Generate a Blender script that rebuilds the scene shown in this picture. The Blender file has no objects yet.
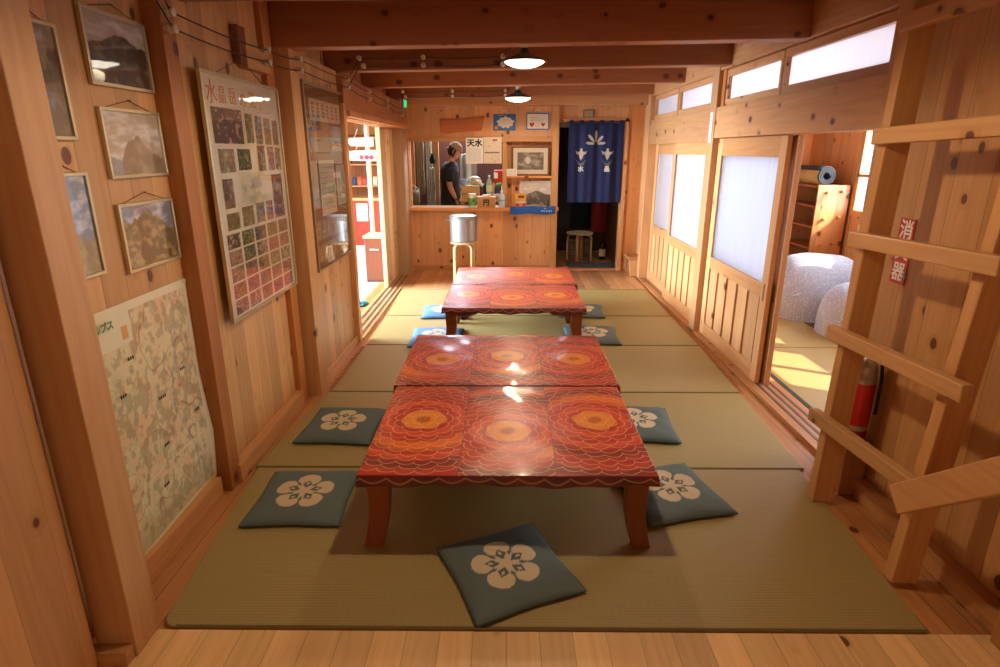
import bpy, bmesh, math, random
import numpy as np
from mathutils import Vector, Matrix
random.seed(7)
PI = math.pi
C = bpy.context.scene.collection
sc = bpy.context.scene

def lin(c):
    if isinstance(c, str):
        c = [int(c[i:i+2], 16)/255 for i in (0, 2, 4)]
    return tuple(((x/12.92) if x <= .04045 else ((x+.055)/1.055)**2.4) for x in c[:3])

# ------------------------------------------------------------ camera, world, big lights, exposure
cam_d = bpy.data.cameras.new('camera'); cam = bpy.data.objects.new('camera', cam_d); C.objects.link(cam)
cam_d.sensor_width = 36; cam_d.lens = 36*590/1000; cam_d.clip_start = .05
cam.location = (0, 0, 1.6)
cam.rotation_euler = (math.radians(90-17.28), 0, math.atan(5/590))
sc.camera = cam
w = bpy.data.worlds.new('world'); sc.world = w; w.use_nodes = True
bg = w.node_tree.nodes['Background']; bg.inputs[0].default_value = (.80, .90, 1, 1); bg.inputs[1].default_value = 2.2
sc.view_settings.view_transform = 'Standard'; sc.view_settings.look = 'None'
sc.view_settings.gamma = 1; sc.view_settings.exposure = -0.08; sc.view_settings.use_curve_mapping = False

def area(name, loc, target, sx, sy, power, col):
    d = bpy.data.lights.new(name, 'AREA'); d.shape = 'RECTANGLE'; d.size = sx; d.size_y = sy; d.energy = power; d.color = col
    o = bpy.data.objects.new(name, d); C.objects.link(o); o.location = loc
    o.rotation_euler = (Vector(target)-Vector(loc)).to_track_quat('-Z', 'Y').to_euler()
    return o
sd = bpy.data.lights.new('sun', 'SUN'); sd.energy = 18; sd.angle = .009; sd.color = (1, .93, .8)
so = bpy.data.objects.new('sun', sd); C.objects.link(so)
so.rotation_euler = Vector((-.80, .42, -.62)).to_track_quat('-Z', 'Y').to_euler()
DAY = (.64, .81, 1.0)
area('daylight_entrance', (-4.35, 6.3, 1.25), (-1.2, 6.6, .45), 2.8, 1.9, 620, DAY).data.spread = math.radians(95)
area('daylight_side_room', (4.02, 4.6, 1.5), (1.8, 4.6, 1.1), 3.4, 1.1, 275, (.80, .89, 1.0))
area('kitchen_fill', (-.5, 9.7, 2.3), (-.5, 8.9, .9), 1.2, .8, 150, DAY)  # cool area light added under the kitchen ceiling to brighten the goods
area('daylight_hall', (1.15, 9.5, 2.3), (1.15, 8.9, .5), .7, .5, 6, DAY)
area('fill_behind_camera', (.2, -2.2, 1.5), (.2, 2, .9), 3.0, 1.7, 17, (1, .78, .55))  # warm fill added behind the camera, inside the closed room

# ------------------------------------------------------------ node helper and materials
class G:
    def __init__(s, name):
        s.m = bpy.data.materials.new(name); s.m.use_nodes = True; s.t = s.m.node_tree; s.N = s.t.nodes
        s.p = s.N['Principled BSDF']
    def put(s, sock, v):
        if isinstance(v, bpy.types.NodeSocket): s.t.links.new(v, sock)
        elif v is not None:
            try: sock.default_value = v
            except Exception: sock.default_value = (*v, 1)
    def math(s, op, a, b=None, c=None, clamp=False):
        n = s.N.new('ShaderNodeMath'); n.operation = op; n.use_clamp = clamp
        for i, v in enumerate((a, b, c)): s.put(n.inputs[i], v)
        return n.outputs[0]
    def vmath(s, op, a, b=None):
        n = s.N.new('ShaderNodeVectorMath'); n.operation = op
        s.put(n.inputs[0], a); s.put(n.inputs[1], b)
        return n.outputs[0]
    def mix(s, f, a, b, mode='MIX'):
        n = s.N.new('ShaderNodeMix'); n.data_type = 'RGBA'; n.blend_type = mode
        s.put(n.inputs[0], f)
        for k, v in ((6, a), (7, b)):
            if isinstance(v, tuple) and len(v) == 3: v = (*v, 1)
            s.put(n.inputs[k], v)
        return n.outputs[2]
    def noise(s, vec, scale, detail=2, rough=.5, dist=0):
        n = s.N.new('ShaderNodeTexNoise'); s.put(n.inputs['Vector'], vec); n.inputs['Scale'].default_value = scale
        n.inputs['Detail'].default_value = detail; n.inputs['Roughness'].default_value = rough; n.inputs['Distortion'].default_value = dist
        return n.outputs[0]
    def ramp(s, v, a, b):
        n = s.N.new('ShaderNodeMapRange'); n.interpolation_type = 'SMOOTHSTEP'
        s.put(n.inputs[0], v); s.put(n.inputs[1], a); s.put(n.inputs[2], b); return n.outputs[0]
    def obj(s):
        n = s.N.new('ShaderNodeTexCoord'); return n.outputs['Object']
    def rnd(s):
        return s.N.new('ShaderNodeObjectInfo').outputs['Random']
    def attr(s, name='col'):
        n = s.N.new('ShaderNodeVertexColor'); n.layer_name = name; return n.outputs[0]
    def bump(s, h, strength=.3, dist=.002):
        n = s.N.new('ShaderNodeBump'); s.put(n.inputs['Height'], h); n.inputs['Strength'].default_value = strength; n.inputs['Distance'].default_value = dist
        s.t.links.new(n.outputs[0], s.p.inputs['Normal'])
    def done(s, col=None, rough=.5, metal=0, coat=0, spec=None):
        s.put(s.p.inputs['Base Color'], (*col, 1) if isinstance(col, tuple) and len(col) == 3 else col)
        s.put(s.p.inputs['Roughness'], rough); s.p.inputs['Metallic'].default_value = metal
        s.p.inputs['Coat Weight'].default_value = coat
        if coat: s.p.inputs['Coat Roughness'].default_value = .12
        if spec is not None: s.p.inputs['Specular IOR Level'].default_value = spec
        return s.m

MATS = {}
def wood(name, base, grain=2, plank=None, wd=.1, rough=.42, knots=1., seam=1., var=1., dark=None):
    if name in MATS: return MATS[name]
    g = G(name); base = lin(base)
    dark = lin(dark) if dark else tuple(b*k for b, k in zip(base, (.62, .47, .34)))
    co = g.obj(); r = g.rnd()
    sep = g.N.new('ShaderNodeSeparateXYZ'); g.t.links.new(co, sep.inputs[0]); ax = list(sep.outputs)
    if plank is not None:
        P = g.math('DIVIDE', ax[plank], wd); P = g.math('ADD', P, 100.37)
        idx = g.math('FLOOR', P); wn = g.N.new('ShaderNodeTexWhiteNoise'); wn.noise_dimensions = '1D'
        g.put(wn.inputs['W'], g.math('ADD', idx, g.math('MULTIPLY', r, 37.)))
    else:
        wn = g.N.new('ShaderNodeTexWhiteNoise'); wn.noise_dimensions = '1D'; g.put(wn.inputs['W'], g.math('MULTIPLY', r, 91.))
    off = g.vmath('MULTIPLY', wn.outputs['Color'], (9., 9., 9.))
    s = [1., 1., 1.]; s[grain] = .055
    vec = g.vmath('ADD', g.vmath('MULTIPLY', co, tuple(s)), off)
    s2 = [1., 1., 1.]; s2[grain] = .75
    kv = g.vmath('ADD', g.vmath('MULTIPLY', co, tuple(s2)), off)
    vo = g.N.new('ShaderNodeTexVoronoi'); g.put(vo.inputs['Vector'], kv); vo.inputs['Scale'].default_value = 7.5
    sc_ = g.N.new('ShaderNodeSeparateColor'); g.t.links.new(vo.outputs['Color'], sc_.inputs[0])
    sel = g.math('MULTIPLY', g.math('GREATER_THAN', sc_.outputs[0], 1-.75*min(knots, 1.3)), g.math('ADD', g.math('MULTIPLY', sc_.outputs[1], .12), .06))
    kd = g.math('SUBTRACT', vo.outputs['Distance'], sel)
    kmask = g.math('SUBTRACT', 1., g.ramp(kd, -.015, .012))
    halo = g.math('MULTIPLY', g.math('SUBTRACT', 1., g.ramp(kd, 0., .16)), g.math('GREATER_THAN', sel, .01))
    n1 = g.noise(vec, 55, 4, .6); n2 = g.noise(vec, 4.5, 2, .4)
    ring = g.math('ADD', g.math('MULTIPLY', g.math('SINE', g.math('ADD', g.math('MULTIPLY', n2, 75.), g.math('MULTIPLY', halo, 6.))), .5), .5)
    ring = g.math('POWER', ring, 2.)
    n3 = g.noise(vec, 2.2, 1)
    t = g.math('ADD', g.math('MULTIPLY', ring, .17), g.math('MULTIPLY', g.math('SUBTRACT', n1, .35, clamp=True), .65))
    t = g.math('ADD', t, g.math('MULTIPLY', halo, .35), clamp=True)
    col = g.mix(t, base, dark)
    vv = g.math('ADD', g.math('MULTIPLY', wn.outputs['Value'], .34*var), 1-.2*var)
    vv = g.math('MULTIPLY', vv, g.math('ADD', g.math('MULTIPLY', n3, .5), .75))
    col = g.mix(1., col, vv, 'MULTIPLY')
    hue = g.math('MULTIPLY', sc_.outputs[2], .0)
    col = g.mix(g.math('MULTIPLY', kmask, .88), col, lin('54210e'))
    h = g.math('MULTIPLY', n1, .4)
    if plank is not None and seam:
        f = g.math('FRACT', P); e = g.math('MINIMUM', f, g.math('SUBTRACT', 1., f)); e = g.math('MULTIPLY', e, wd)
        sm = g.ramp(e, .0006, .0026)
        col = g.mix(g.math('MULTIPLY', g.math('SUBTRACT', 1., sm), .7*seam), col, lin('2c1206'))
        h = g.math('ADD', h, g.math('MULTIPLY', sm, 1.5))
    g.bump(h, .35, .0015)
    MATS[name] = g.done(col, g.math('ADD', g.math('MULTIPLY', n1, .25), rough-.1))
    return MATS[name]
PINE = 'd09c62'; PINE2 = 'd4935a'; BEAM = 'b4703c'
def pz(): return wood('pine_planks_upright', PINE, 2, 1, .135, .36, 1.1, .75)
def pzx(): return wood('pine_planks_upright_x', 'd69c68', 2, 0, .19, .40, 1.3, .5, .6)
def w_z(): return wood('pine_post', 'cc965c', 2, None, .1, .4, .8)
def w_y(): return wood('pine_rail_lengthwise', 'ca925a', 1, None, .1, .4, .8)
def w_x(): return wood('pine_rail_crosswise', 'c68c58', 0, None, .1, .4, .8)
def b_x(): return wood('beam_timber', 'a4653a', 0, None, .1, .42, 1.6)
def pale_z(): return wood('pale_door_wood', 'd49c66', 2, None, .1, .4, .25)
def pale_y(): return wood('pale_door_wood_rail', 'cc9058', 1, None, .1, .4, .25)
def pale_x(): return wood('pale_wood_x', 'e2b47c', 0, None, .1, .4, .25)

def plain(name, col, rough=.5, metal=0, coat=0, noise=0, ns=30, bump=0):
    if name in MATS: return MATS[name]
    g = G(name); c = lin(col)
    n = g.noise(g.obj(), ns, 3)
    cc = g.mix(g.math('MULTIPLY', n, noise), c, tuple(x*.5 for x in c)) if noise else g.mix(g.math('MULTIPLY', n, .06), c, tuple(x*.8 for x in c))
    if bump: g.bump(n, bump, .004)
    MATS[name] = g.done(cc, rough, metal, coat); return MATS[name]
def glow(name, col, strength):
    g = G(name); g.put(g.p.inputs['Emission Color'], (*lin(col), 1)); g.p.inputs['Emission Strength'].default_value = strength
    return g.done(lin(col), .4)
def glassy(name, amount=.12):
    if name in MATS: return MATS[name]
    m = bpy.data.materials.new(name); m.use_nodes = True; t = m.node_tree; t.nodes.clear()
    o = t.nodes.new('ShaderNodeOutputMaterial'); mx = t.nodes.new('ShaderNodeMixShader'); tr = t.nodes.new('ShaderNodeBsdfTransparent'); gl = t.nodes.new('ShaderNodeBsdfGlossy')
    gl.inputs['Roughness'].default_value = .03; fr = t.nodes.new('ShaderNodeFresnel')
    ge = t.nodes.new('ShaderNodeNewGeometry'); ir = t.nodes.new('ShaderNodeMapRange'); ir.inputs[3].default_value = 1.5; ir.inputs[4].default_value = 1/1.5
    t.links.new(ge.outputs['Backfacing'], ir.inputs[0]); t.links.new(ir.outputs[0], fr.inputs[0])
    tr.inputs[0].default_value = (.97, .97, .97, 1)
    nz = t.nodes.new('ShaderNodeTexNoise'); nz.inputs['Scale'].default_value = 5; bp = t.nodes.new('ShaderNodeBump'); bp.inputs['Distance'].default_value = amount*.02; bp.inputs['Strength'].default_value = .35
    tc = t.nodes.new('ShaderNodeTexCoord'); t.links.new(tc.outputs['Object'], nz.inputs['Vector'])
    t.links.new(nz.outputs[0], bp.inputs['Height']); t.links.new(bp.outputs[0], gl.inputs['Normal'])
    t.links.new(fr.outputs[0], mx.inputs[0]); t.links.new(tr.outputs[0], mx.inputs[1]); t.links.new(gl.outputs[0], mx.inputs[2]); t.links.new(mx.outputs[0], o.inputs[0])
    MATS[name] = m; return m
def frosted(name='frosted_pane', col=(.93, .95, 1)):
    if name in MATS: return MATS[name]
    m = bpy.data.materials.new(name); m.use_nodes = True; t = m.node_tree; t.nodes.clear()
    o = t.nodes.new('ShaderNodeOutputMaterial'); mx = t.nodes.new('ShaderNodeMixShader'); mx.inputs[0].default_value = .12
    tl = t.nodes.new('ShaderNodeBsdfTranslucent'); gl = t.nodes.new('ShaderNodeBsdfGlossy'); gl.inputs['Roughness'].default_value = .35
    tc = t.nodes.new('ShaderNodeTexCoord'); mp = t.nodes.new('ShaderNodeMapping'); mp.inputs['Scale'].default_value = (1, 45, .35)
    nz = t.nodes.new('ShaderNodeTexNoise'); nz.inputs['Scale'].default_value = 2.5; nz.inputs['Detail'].default_value = 1
    mr = t.nodes.new('ShaderNodeMapRange'); mr.inputs[3].default_value = .8; mr.inputs[4].default_value = 1.0
    mul = t.nodes.new('ShaderNodeMix'); mul.data_type = 'RGBA'; mul.blend_type = 'MULTIPLY'; mul.inputs[0].default_value = 1; mul.inputs[6].default_value = (*col, 1)
    t.links.new(tc.outputs['Object'], mp.inputs[0]); t.links.new(mp.outputs[0], nz.inputs['Vector']); t.links.new(nz.outputs[0], mr.inputs[0]); t.links.new(mr.outputs[0], mul.inputs[7])
    t.links.new(mul.outputs[2], tl.inputs[0]); t.links.new(tl.outputs[0], mx.inputs[1]); t.links.new(gl.outputs[0], mx.inputs[2]); t.links.new(mx.outputs[0], o.inputs[0])
    MATS[name] = m; return m
def m_tatami():
    if 'tatami' in MATS: return MATS['tatami']
    g = G('woven_rush'); co = g.obj(); sep = g.N.new('ShaderNodeSeparateXYZ'); g.t.links.new(co, sep.inputs[0])
    rib = g.math('SINE', g.math('MULTIPLY', sep.outputs[1], 2*PI/.014)); rib = g.math('ADD', g.math('MULTIPLY', rib, .5), .5)
    warp = g.math('SINE', g.math('MULTIPLY', sep.outputs[0], 2*PI/.028)); warp = g.math('ADD', g.math('MULTIPLY', warp, .5), .5)
    s = g.noise(g.vmath('MULTIPLY', co, (6., 260., 1.)), 1, 3, .6); b = g.noise(co, 1.6, 2)
    c = g.mix(s, lin('b69c60'), lin('967e48')); c = g.mix(g.math('MULTIPLY', rib, .20), c, lin('6a6034'))
    c = g.mix(g.math('MULTIPLY', warp, .07), c, lin('6a6034'))
    c = g.mix(g.math('MULTIPLY', b, .25), c, lin('9c8a50'))
    g.bump(g.math('ADD', rib, g.math('MULTIPLY', s, .6)), .35, .0012)
    MATS['tatami'] = g.done(c, .5); return MATS['tatami']
def m_col(name, rough=.5, coat=0, nz=.15, ns=60, bump=0, metal=0, detail=0, spec=None):
    """colour carried by the mesh itself, broken up with a procedural grain"""
    if name in MATS: return MATS[name]
    g = G(name); a = g.attr(); co = g.obj()
    n = g.noise(co, ns, 4, .65)
    dk = g.mix(1., a, (1-nz*2.2,)*3 if detail == 0 else (.25, .22, .2), 'MULTIPLY')
    f = g.math('MULTIPLY', n, 1.) if detail == 0 else g.ramp(n, .42, .66)
    c = g.mix(f, a, dk)
    if detail: c = g.mix(g.math('MULTIPLY', g.ramp(g.noise(co, ns*.6, 3, .7), .56, .7), .45), c, lin('d8c8a0'))
    if bump: g.bump(n, bump, .003)
    MATS[name] = g.done(c, rough, metal, coat, spec); return MATS[name]
def m_lacquer():
    g = G('varnished_painted_cover'); a = g.attr(); co = g.obj()
    n = g.noise(g.vmath('MULTIPLY', co, (4., 55., 1.)), 1.5, 3, .6); n2 = g.noise(co, 40, 3)
    c = g.mix(g.math('MULTIPLY', n2, .35), a, g.mix(1., a, (.5, .4, .4), 'MULTIPLY'))
    g.bump(g.math('ADD', n, g.math('MULTIPLY', n2, .3)), .32, .003)
    g.done(c, .34, 0, .35); g.p.inputs['Coat Roughness'].default_value = .1
    return g.m
def m_fabric(name, col, ns=600):
    if name in MATS: return MATS[name]
    g = G(name); co = g.obj(); n = g.noise(co, ns, 2); f = g.noise(co, 9, 3)
    c = lin(col); cc = g.mix(g.math('MULTIPLY', n, .5), c, tuple(x*.6 for x in c)); cc = g.mix(g.math('MULTIPLY', f, .5), cc, tuple(x*.55 for x in c))
    g.bump(g.math('ADD', f, n), .3, .003); MATS[name] = g.done(cc, .85); return MATS[name]

# ------------------------------------------------------------ mesh helpers
class MB:
    def __init__(s): s.v = []; s.f = []; s.c = []; s.m = []
    def face(s, pts, col=(.8, .8, .8), mi=0):
        b = len(s.v); s.v += [tuple(p) for p in pts]; s.f.append(tuple(range(b, b+len(pts)))); s.c.append(col); s.m.append(mi); return s
    def grid(s, P, col=(.8, .8, .8), mi=0, closed_u=False, closed_v=False):
        nu, nv = len(P), len(P[0]); b = len(s.v)
        for row in P: s.v += [tuple(p) for p in row]
        for i in range(nu if closed_u else nu-1):
            for j in range(nv if closed_v else nv-1):
                s.f.append((b+i*nv+j, b+((i+1) % nu)*nv+j, b+((i+1) % nu)*nv+(j+1) % nv, b+i*nv+(j+1) % nv)); s.c.append(col); s.m.append(mi)
        return s
    def box(s, x0, x1, y0, y1, z0, z1, col=(.8, .8, .8), mi=0):
        b = len(s.v); s.v += [(x, y, z) for z in (z0, z1) for y in (y0, y1) for x in (x0, x1)]
        for q in ((0, 2, 3, 1), (4, 5, 7, 6), (0, 1, 5, 4), (2, 6, 7, 3), (0, 4, 6, 2), (1, 3, 7, 5)):
            s.f.append(tuple(b+i for i in q)); s.c.append(col); s.m.append(mi)
        return s
    def bar(s, p0, p1, a, b, up=(0, 0, 1), col=(.8, .8, .8), mi=0):
        p0 = Vector(p0); p1 = Vector(p1); d = (p1-p0).normalized(); u = d.cross(Vector(up)).normalized(); v = u.cross(d)
        k = len(s.v)
        for p in (p0, p1):
            for su, sv in ((-1, -1), (1, -1), (1, 1), (-1, 1)): s.v.append(tuple(p+u*su*a/2+v*sv*b/2))
        for q in ((0, 3, 2, 1), (4, 5, 6, 7), (0, 1, 5, 4), (1, 2, 6, 5), (2, 3, 7, 6), (3, 0, 4, 7)):
            s.f.append(tuple(k+i for i in q)); s.c.append(col); s.m.append(mi)
        return s
    def lathe(s, prof, c=(0, 0, 0), n=24, axis=2, col=(.8, .8, .8), mi=0, caps=True):
        P = []
        for r, h in prof:
            row = []
            for k in range(n):
                a = 2*PI*k/n; q = [r*math.cos(a), r*math.sin(a), h]
                if axis == 0: q = [h, q[0], q[1]]
                elif axis == 1: q = [q[0], -h, q[1]]; q[1] = h; q = [q[0], h, -q[2]]
                row.append((q[0]+c[0], q[1]+c[1], q[2]+c[2]))
            P.append(row)
        s.grid(P, col, mi, closed_v=True)
        if caps and prof[0][0] > 1e-4: s.face(P[0][::-1], col, mi)
        if caps and prof[-1][0] > 1e-4: s.face(P[-1], col, mi)
        return s
    def tube(s, pts, r, n=8, col=(.8, .8, .8), mi=0):
        pts = [Vector(p) for p in pts]; P = []
        rr = r if isinstance(r, (list, tuple)) else [r]*len(pts)
        for i, p in enumerate(pts):
            d = (pts[min(i+1, len(pts)-1)]-pts[max(i-1, 0)]).normalized()
            u = d.cross(Vector((0, 0, 1))); u = u.normalized() if u.length > .05 else d.cross(Vector((0, 1, 0))).normalized()
            v = u.cross(d)
            P.append([p+(u*math.cos(2*PI*k/n)+v*math.sin(2*PI*k/n))*rr[i] for k in range(n)])
        s.grid(P, col, mi, closed_v=True); s.face([tuple(q) for q in P[0]][::-1], col, mi); s.face([tuple(q) for q in P[-1]], col, mi)
        return s
    def prism(s, poly, fn, a, b, col=(.8, .8, .8), mi=0):
        """poly in 2D, fn(u, v, h) -> point; extruded from h=a to h=b"""
        k = len(s.v); n = len(poly)
        s.v += [tuple(fn(u, v, a)) for u, v in poly]+[tuple(fn(u, v, b)) for u, v in poly]
        s.f.append(tuple(k+i for i in range(n))[::-1]); s.f.append(tuple(k+n+i for i in range(n)))
        for i in range(n): s.f.append((k+i, k+(i+1) % n, k+n+(i+1) % n, k+n+i))
        s.c += [col]*(n+2); s.m += [mi]*(n+2); return s
    def build(s, name, mats, parent=None, w=False, bevel=0, smooth=False, vcol=None):
        me = bpy.data.meshes.new(name); V = np.array(s.v, dtype=float).reshape(-1, 3); loc = Vector((0, 0, 0))
        if parent is None:
            loc = Vector(((V[:, 0].min()+V[:, 0].max())/2, (V[:, 1].min()+V[:, 1].max())/2, V[:, 2].min()))
        elif w:
            base = parent.location.copy(); pp = parent.parent
            while pp: base += pp.location; pp = pp.parent
            V = V-np.array(base)
        if parent is None: V = V-np.array(loc)
        me.from_pydata([tuple(q) for q in V], [], s.f)
        if not isinstance(mats, (list, tuple)): mats = [mats]
        for m in mats: me.materials.append(m)
        me.polygons.foreach_set('material_index', s.m)
        at = me.color_attributes.new('col', 'FLOAT_COLOR', 'POINT' if vcol is not None else 'CORNER')
        if vcol is not None:
            a = np.ones((len(V), 4)); a[:, :3] = vcol; at.data.foreach_set('color', a.ravel())
        else:
            a = []
            for f, c in zip(s.f, s.c): a += [c[0], c[1], c[2], 1.]*len(f)
            at.data.foreach_set('color', a)
        me.validate(); 
        bm = bmesh.new(); bm.from_mesh(me); bmesh.ops.recalc_face_normals(bm, faces=bm.faces) if not s.__dict__.get('keep') else None
        bm.to_mesh(me); bm.free(); me.update()
        if smooth: me.polygons.foreach_set('use_smooth', [True]*len(me.polygons)); me.update()
        o = bpy.data.objects.new(name, me); C.objects.link(o); o.location = loc
        if parent is not None: o.parent = parent
        if bevel:
            b = o.modifiers.new('bevel', 'BEVEL'); b.width = bevel; b.segments = 2; b.limit_method = 'ANGLE'; b.angle_limit = .9
        return o
def tag(o, label, cat, group=None, kind=None):
    if label: o['label'] = label
    if cat: o['category'] = cat
    if group: o['group'] = group
    if kind: o['kind'] = kind
    return o
BASIS = {'L': Matrix(((0, 0, 1), (1, 0, 0), (0, 1, 0))), 'R': Matrix(((0, 0, -1), (-1, 0, 0), (0, 1, 0))), 'B': Matrix(((1, 0, 0), (0, 0, -1), (0, 1, 0)))}
def thing(name, label, cat, loc=(0, 0, 0), rz=0, group=None, face=None):
    o = bpy.data.objects.new(name, None); o.empty_display_size = .05; C.objects.link(o); o.location = loc
    if face: o.rotation_euler = BASIS[face].to_euler()
    else: o.rotation_euler = (0, 0, rz)
    return tag(o, label, cat, group)
def struct(name, mb, mats, bevel=0, parent=None, w=True):
    o = mb.build(name, mats, parent, w, bevel)
    if parent is None: o['kind'] = 'structure'
    return o
def sroot(name, loc):
    o = bpy.data.objects.new(name, None); C.objects.link(o); o.location = loc; o['kind'] = 'structure'; return o
def copy_tree(o, loc=None, parent=None, label=None, group=None):
    c = o.copy(); C.objects.link(c)
    if parent is not None: c.parent = parent
    if loc is not None: c.location = loc
    if label: c['label'] = label
    if group: c['group'] = group
    for ch in list(o.children): copy_tree(ch, None, c)
    return c
def text(body, size, u, v, wdt, mat, parent, name='lettering', align='LEFT', ext=.0006, warp=None, rot=0, sx=1, bold=0, spacing=1.0, lines=1.0):
    cu = bpy.data.curves.new('t', 'FONT'); cu.body = body; cu.size = size; cu.align_x = align; cu.extrude = ext; cu.space_line = lines; cu.space_character = spacing
    cu.offset = bold; cu.resolution_u = 3
    to = bpy.data.objects.new('t', cu); C.objects.link(to); bpy.context.view_layer.update()
    me = bpy.data.meshes.new_from_object(to.evaluated_get(bpy.context.evaluated_depsgraph_get()))
    bpy.data.objects.remove(to); bpy.data.curves.remove(cu)
    me.name = name
    cr, sr = math.cos(rot), math.sin(rot)
    for q in me.vertices:
        x, y, z = q.co; x *= sx; p = Vector((x*cr-y*sr+u, x*sr+y*cr+v, z+wdt)); q.co = warp(p) if warp else p
    me.materials.clear(); me.materials.append(mat)
    o = bpy.data.objects.new(name, me); C.objects.link(o); o.parent = parent
    return o
ink = plain('black_ink', '1a1612', .6); red_ink = plain('red_ink', 'b8281c', .6); white_ink = plain('white_paint', 'e8e4dc', .55)

# ------------------------------------------------------------ the setting: floors
XL, XR = -1.38, 1.76
pine_floor = wood('pale_pine_floor', 'f2c486', 1, 0, .115, .38, .25, .5, .5)
red_floor = wood('reddish_floor_boards', 'c98a50', 1, 0, .085, .38, .5, 1., 1.6)
struct('floor', MB().box(-1.62, 1.95, -2.4, 1.655, -.09, -.003), pine_floor)
struct('floor.001', MB().box(-1.6, 1.76, 1.655, 9.95, -.09, -.016), red_floor)
# back boards slightly raised beyond the mats
struct('floor.002', MB().box(-1.27, 1.70, 6.93, 8.08, -.016, .004), wood('back_floor_boards', 'c08a58', 1, 0, .1, .36, .5, 1., 1.4))
struct('floor.003', MB().box(-4.5, -1.47, 4.2, 9.6, -.1, -.02), plain('pale_entrance_floor', 'd8cfbf', .5, 0, 0, .3, 14))
g = MB().box(-1.47, -1.255, 4.98, 8.05, -.016, .006)
for k in range(3): g.box(-1.43+k*.06, -1.41+k*.06, 4.98, 8.05, .006, .012, mi=1)
struct('trim_1', g, [w_y(), plain('worn_track', '5a4a40', .4)])
struct('floor.004', MB().box(1.95, 4.0, 2.85, 7.8, -.09, -.016), red_floor)
g = MB().box(1.735, 1.955, 2.9, 7.62, -.016, .008)
for x in (1.79, 1.84, 1.89): g.box(x, x+.018, 2.9, 7.62, .008, .011, mi=1)
struct('trim_2', g, [wood('track_wood', 'c98a52', 1, None), plain('worn_track', '5a4a40', .4)])

# ------------------------------------------------------------ left wall
pine = pz()
g = MB().box(-1.6, -1.42, -2.4, 1.27, -.05, 2.43).box(-1.6, -1.42, 1.52, 2.63, -.05, 2.43).box(-1.6, XL, 2.63, 3.72, -.05, 2.43).box(-1.6, -1.31, 3.9, 4.93, -.05, 2.18).box(-1.6, -1.42, 3.72, 4.93, 2.18, 2.43)
struct('wall_left', g, pine)
struct('wall_front', MB().box(-1.6, 1.9, -2.5, -2.4, -.05, 2.43), pzx())
def post(n, x0, x1, y0, y1, z0, z1, m=None, bevel=.004): return struct('trim_%d' % n, MB().box(x0, x1, y0, y1, z0, z1), m or w_z(), bevel)
post(3, -1.75, -1.315, 1.20, 1.50, -.003, 2.42, wood('broad_pine_post', 'cc945c', 2, 1, .16, .4, .35, .3))
post(4, -1.34, -1.212, 1.54, 1.67, -.003, 2.42, wood('pale_pine_post', 'd4a06a', 2, None, .1, .4, .2))
struct('trim_5', MB().box(-1.36, -1.22, 1.50, 1.54, -.003, .05), w_y(), .003)
dk = wood('amber_post', 'bb7438', 2, None, .1, .4, 1.3)
post(6, -1.42, -1.345, 2.55, 2.655, -.015, 2.42, dk)
post(7, -1.42, -1.345, 3.60, 3.72, -.015, 2.42, dk)
post(8, -1.42, -1.262, 3.75, 3.91, -.015, 2.18)
post(9, -1.42, -1.262, 4.91, 4.99, -.015, 1.95, pale_z())
struct('baseboard_left', MB().box(-1.42, -1.375, 1.68, 2.52, -.015, .085).box(-1.38, -1.33, 2.63, 3.60, -.015, .085).box(-1.31, -1.285, 3.91, 4.91, -.015, .05), w_y(), .003)
struct('trim_10', MB().box(-1.38, -1.325, 3.30, 3.62, 2.005, 2.12), w_y(), .003)      # short upper rail
struct('trim_11', MB().box(-1.38, -1.338, 3.25, 3.34, 2.02, 2.20), wood('dark_block', '7a4420', 2, None), .004)           # dark bracket block
# header over the entrance
struct('trim_12', MB().box(-1.45, -1.262, 4.93, 8.02, 1.90, 2.15).box(-1.6, -1.41, 4.93, 8.02, 2.15, 2.43), wood('header_beam', 'b87848', 1, None, .1, .45, 1.2), .004)
g = MB().box(-1.47, -1.235, 4.99, 8.0, 1.855, 1.90)
for k in range(3): g.box(-1.43+k*.055, -1.40+k*.055, 4.99, 8.0, 1.845, 1.855)
struct('trim_13', g, pale_y(), .002)
post(14, -1.46, -1.41, 6.98, 7.74, .0, 1.85, wood('pale_wide_board', 'ecc490', 2, 1, .26, .4, 1.1))
post(15, -1.46, -1.275, 7.74, 8.02, .0, 1.85, wood('weathered_post', 'c09c78', 2, None, .1, .6, .5))
post(40, -1.5, -1.262, 8.02, 8.16, .0, 2.43, wood('corner_post', 'c88c54', 2, None, .1, .45, .8))

# ------------------------------------------------------------ right wall, lintels, ladder wall
g = MB().box(XR, 1.9, -2.4, 2.79, -.05, 2.43)
struct('wall_right', g, wood('pine_boards_ladder_side', 'c8945c', 2, 1, .19, .42, .9, .8, .6))
struct('baseboard_right', MB().box(1.70, XR, 1.62, 2.79, -.015, .075), w_y(), .004)
post(16, 1.735, 1.91, 2.79, 2.93, -.015, 2.43)
post(17, 1.735, 1.90, 5.21, 5.36, -.015, 2.43, pale_z())
post(18, 1.735, 1.90, 7.56, 7.68, -.015, 2.43, pale_z())
post(19, 1.66, 1.80, 1.45, 1.63, -.003, 2.43)
lint = wood('lintel_timber', 'c68e5c', 1, None, .1, .42, .9)
struct('trim_20', MB().box(1.742, 1.90, 2.93, 5.21, 1.695, 1.935), lint, .004)
struct('trim_21', MB().box(1.742, 1.90, 5.36, 7.56, 1.665, 1.935), lint, .004)
struct('trim_22', MB().box(1.745, 1.90, 2.93, 5.21, 2.215, 2.43).box(1.745, 1.90, 5.36, 7.56, 2.205, 2.43), lint, .004)
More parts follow.
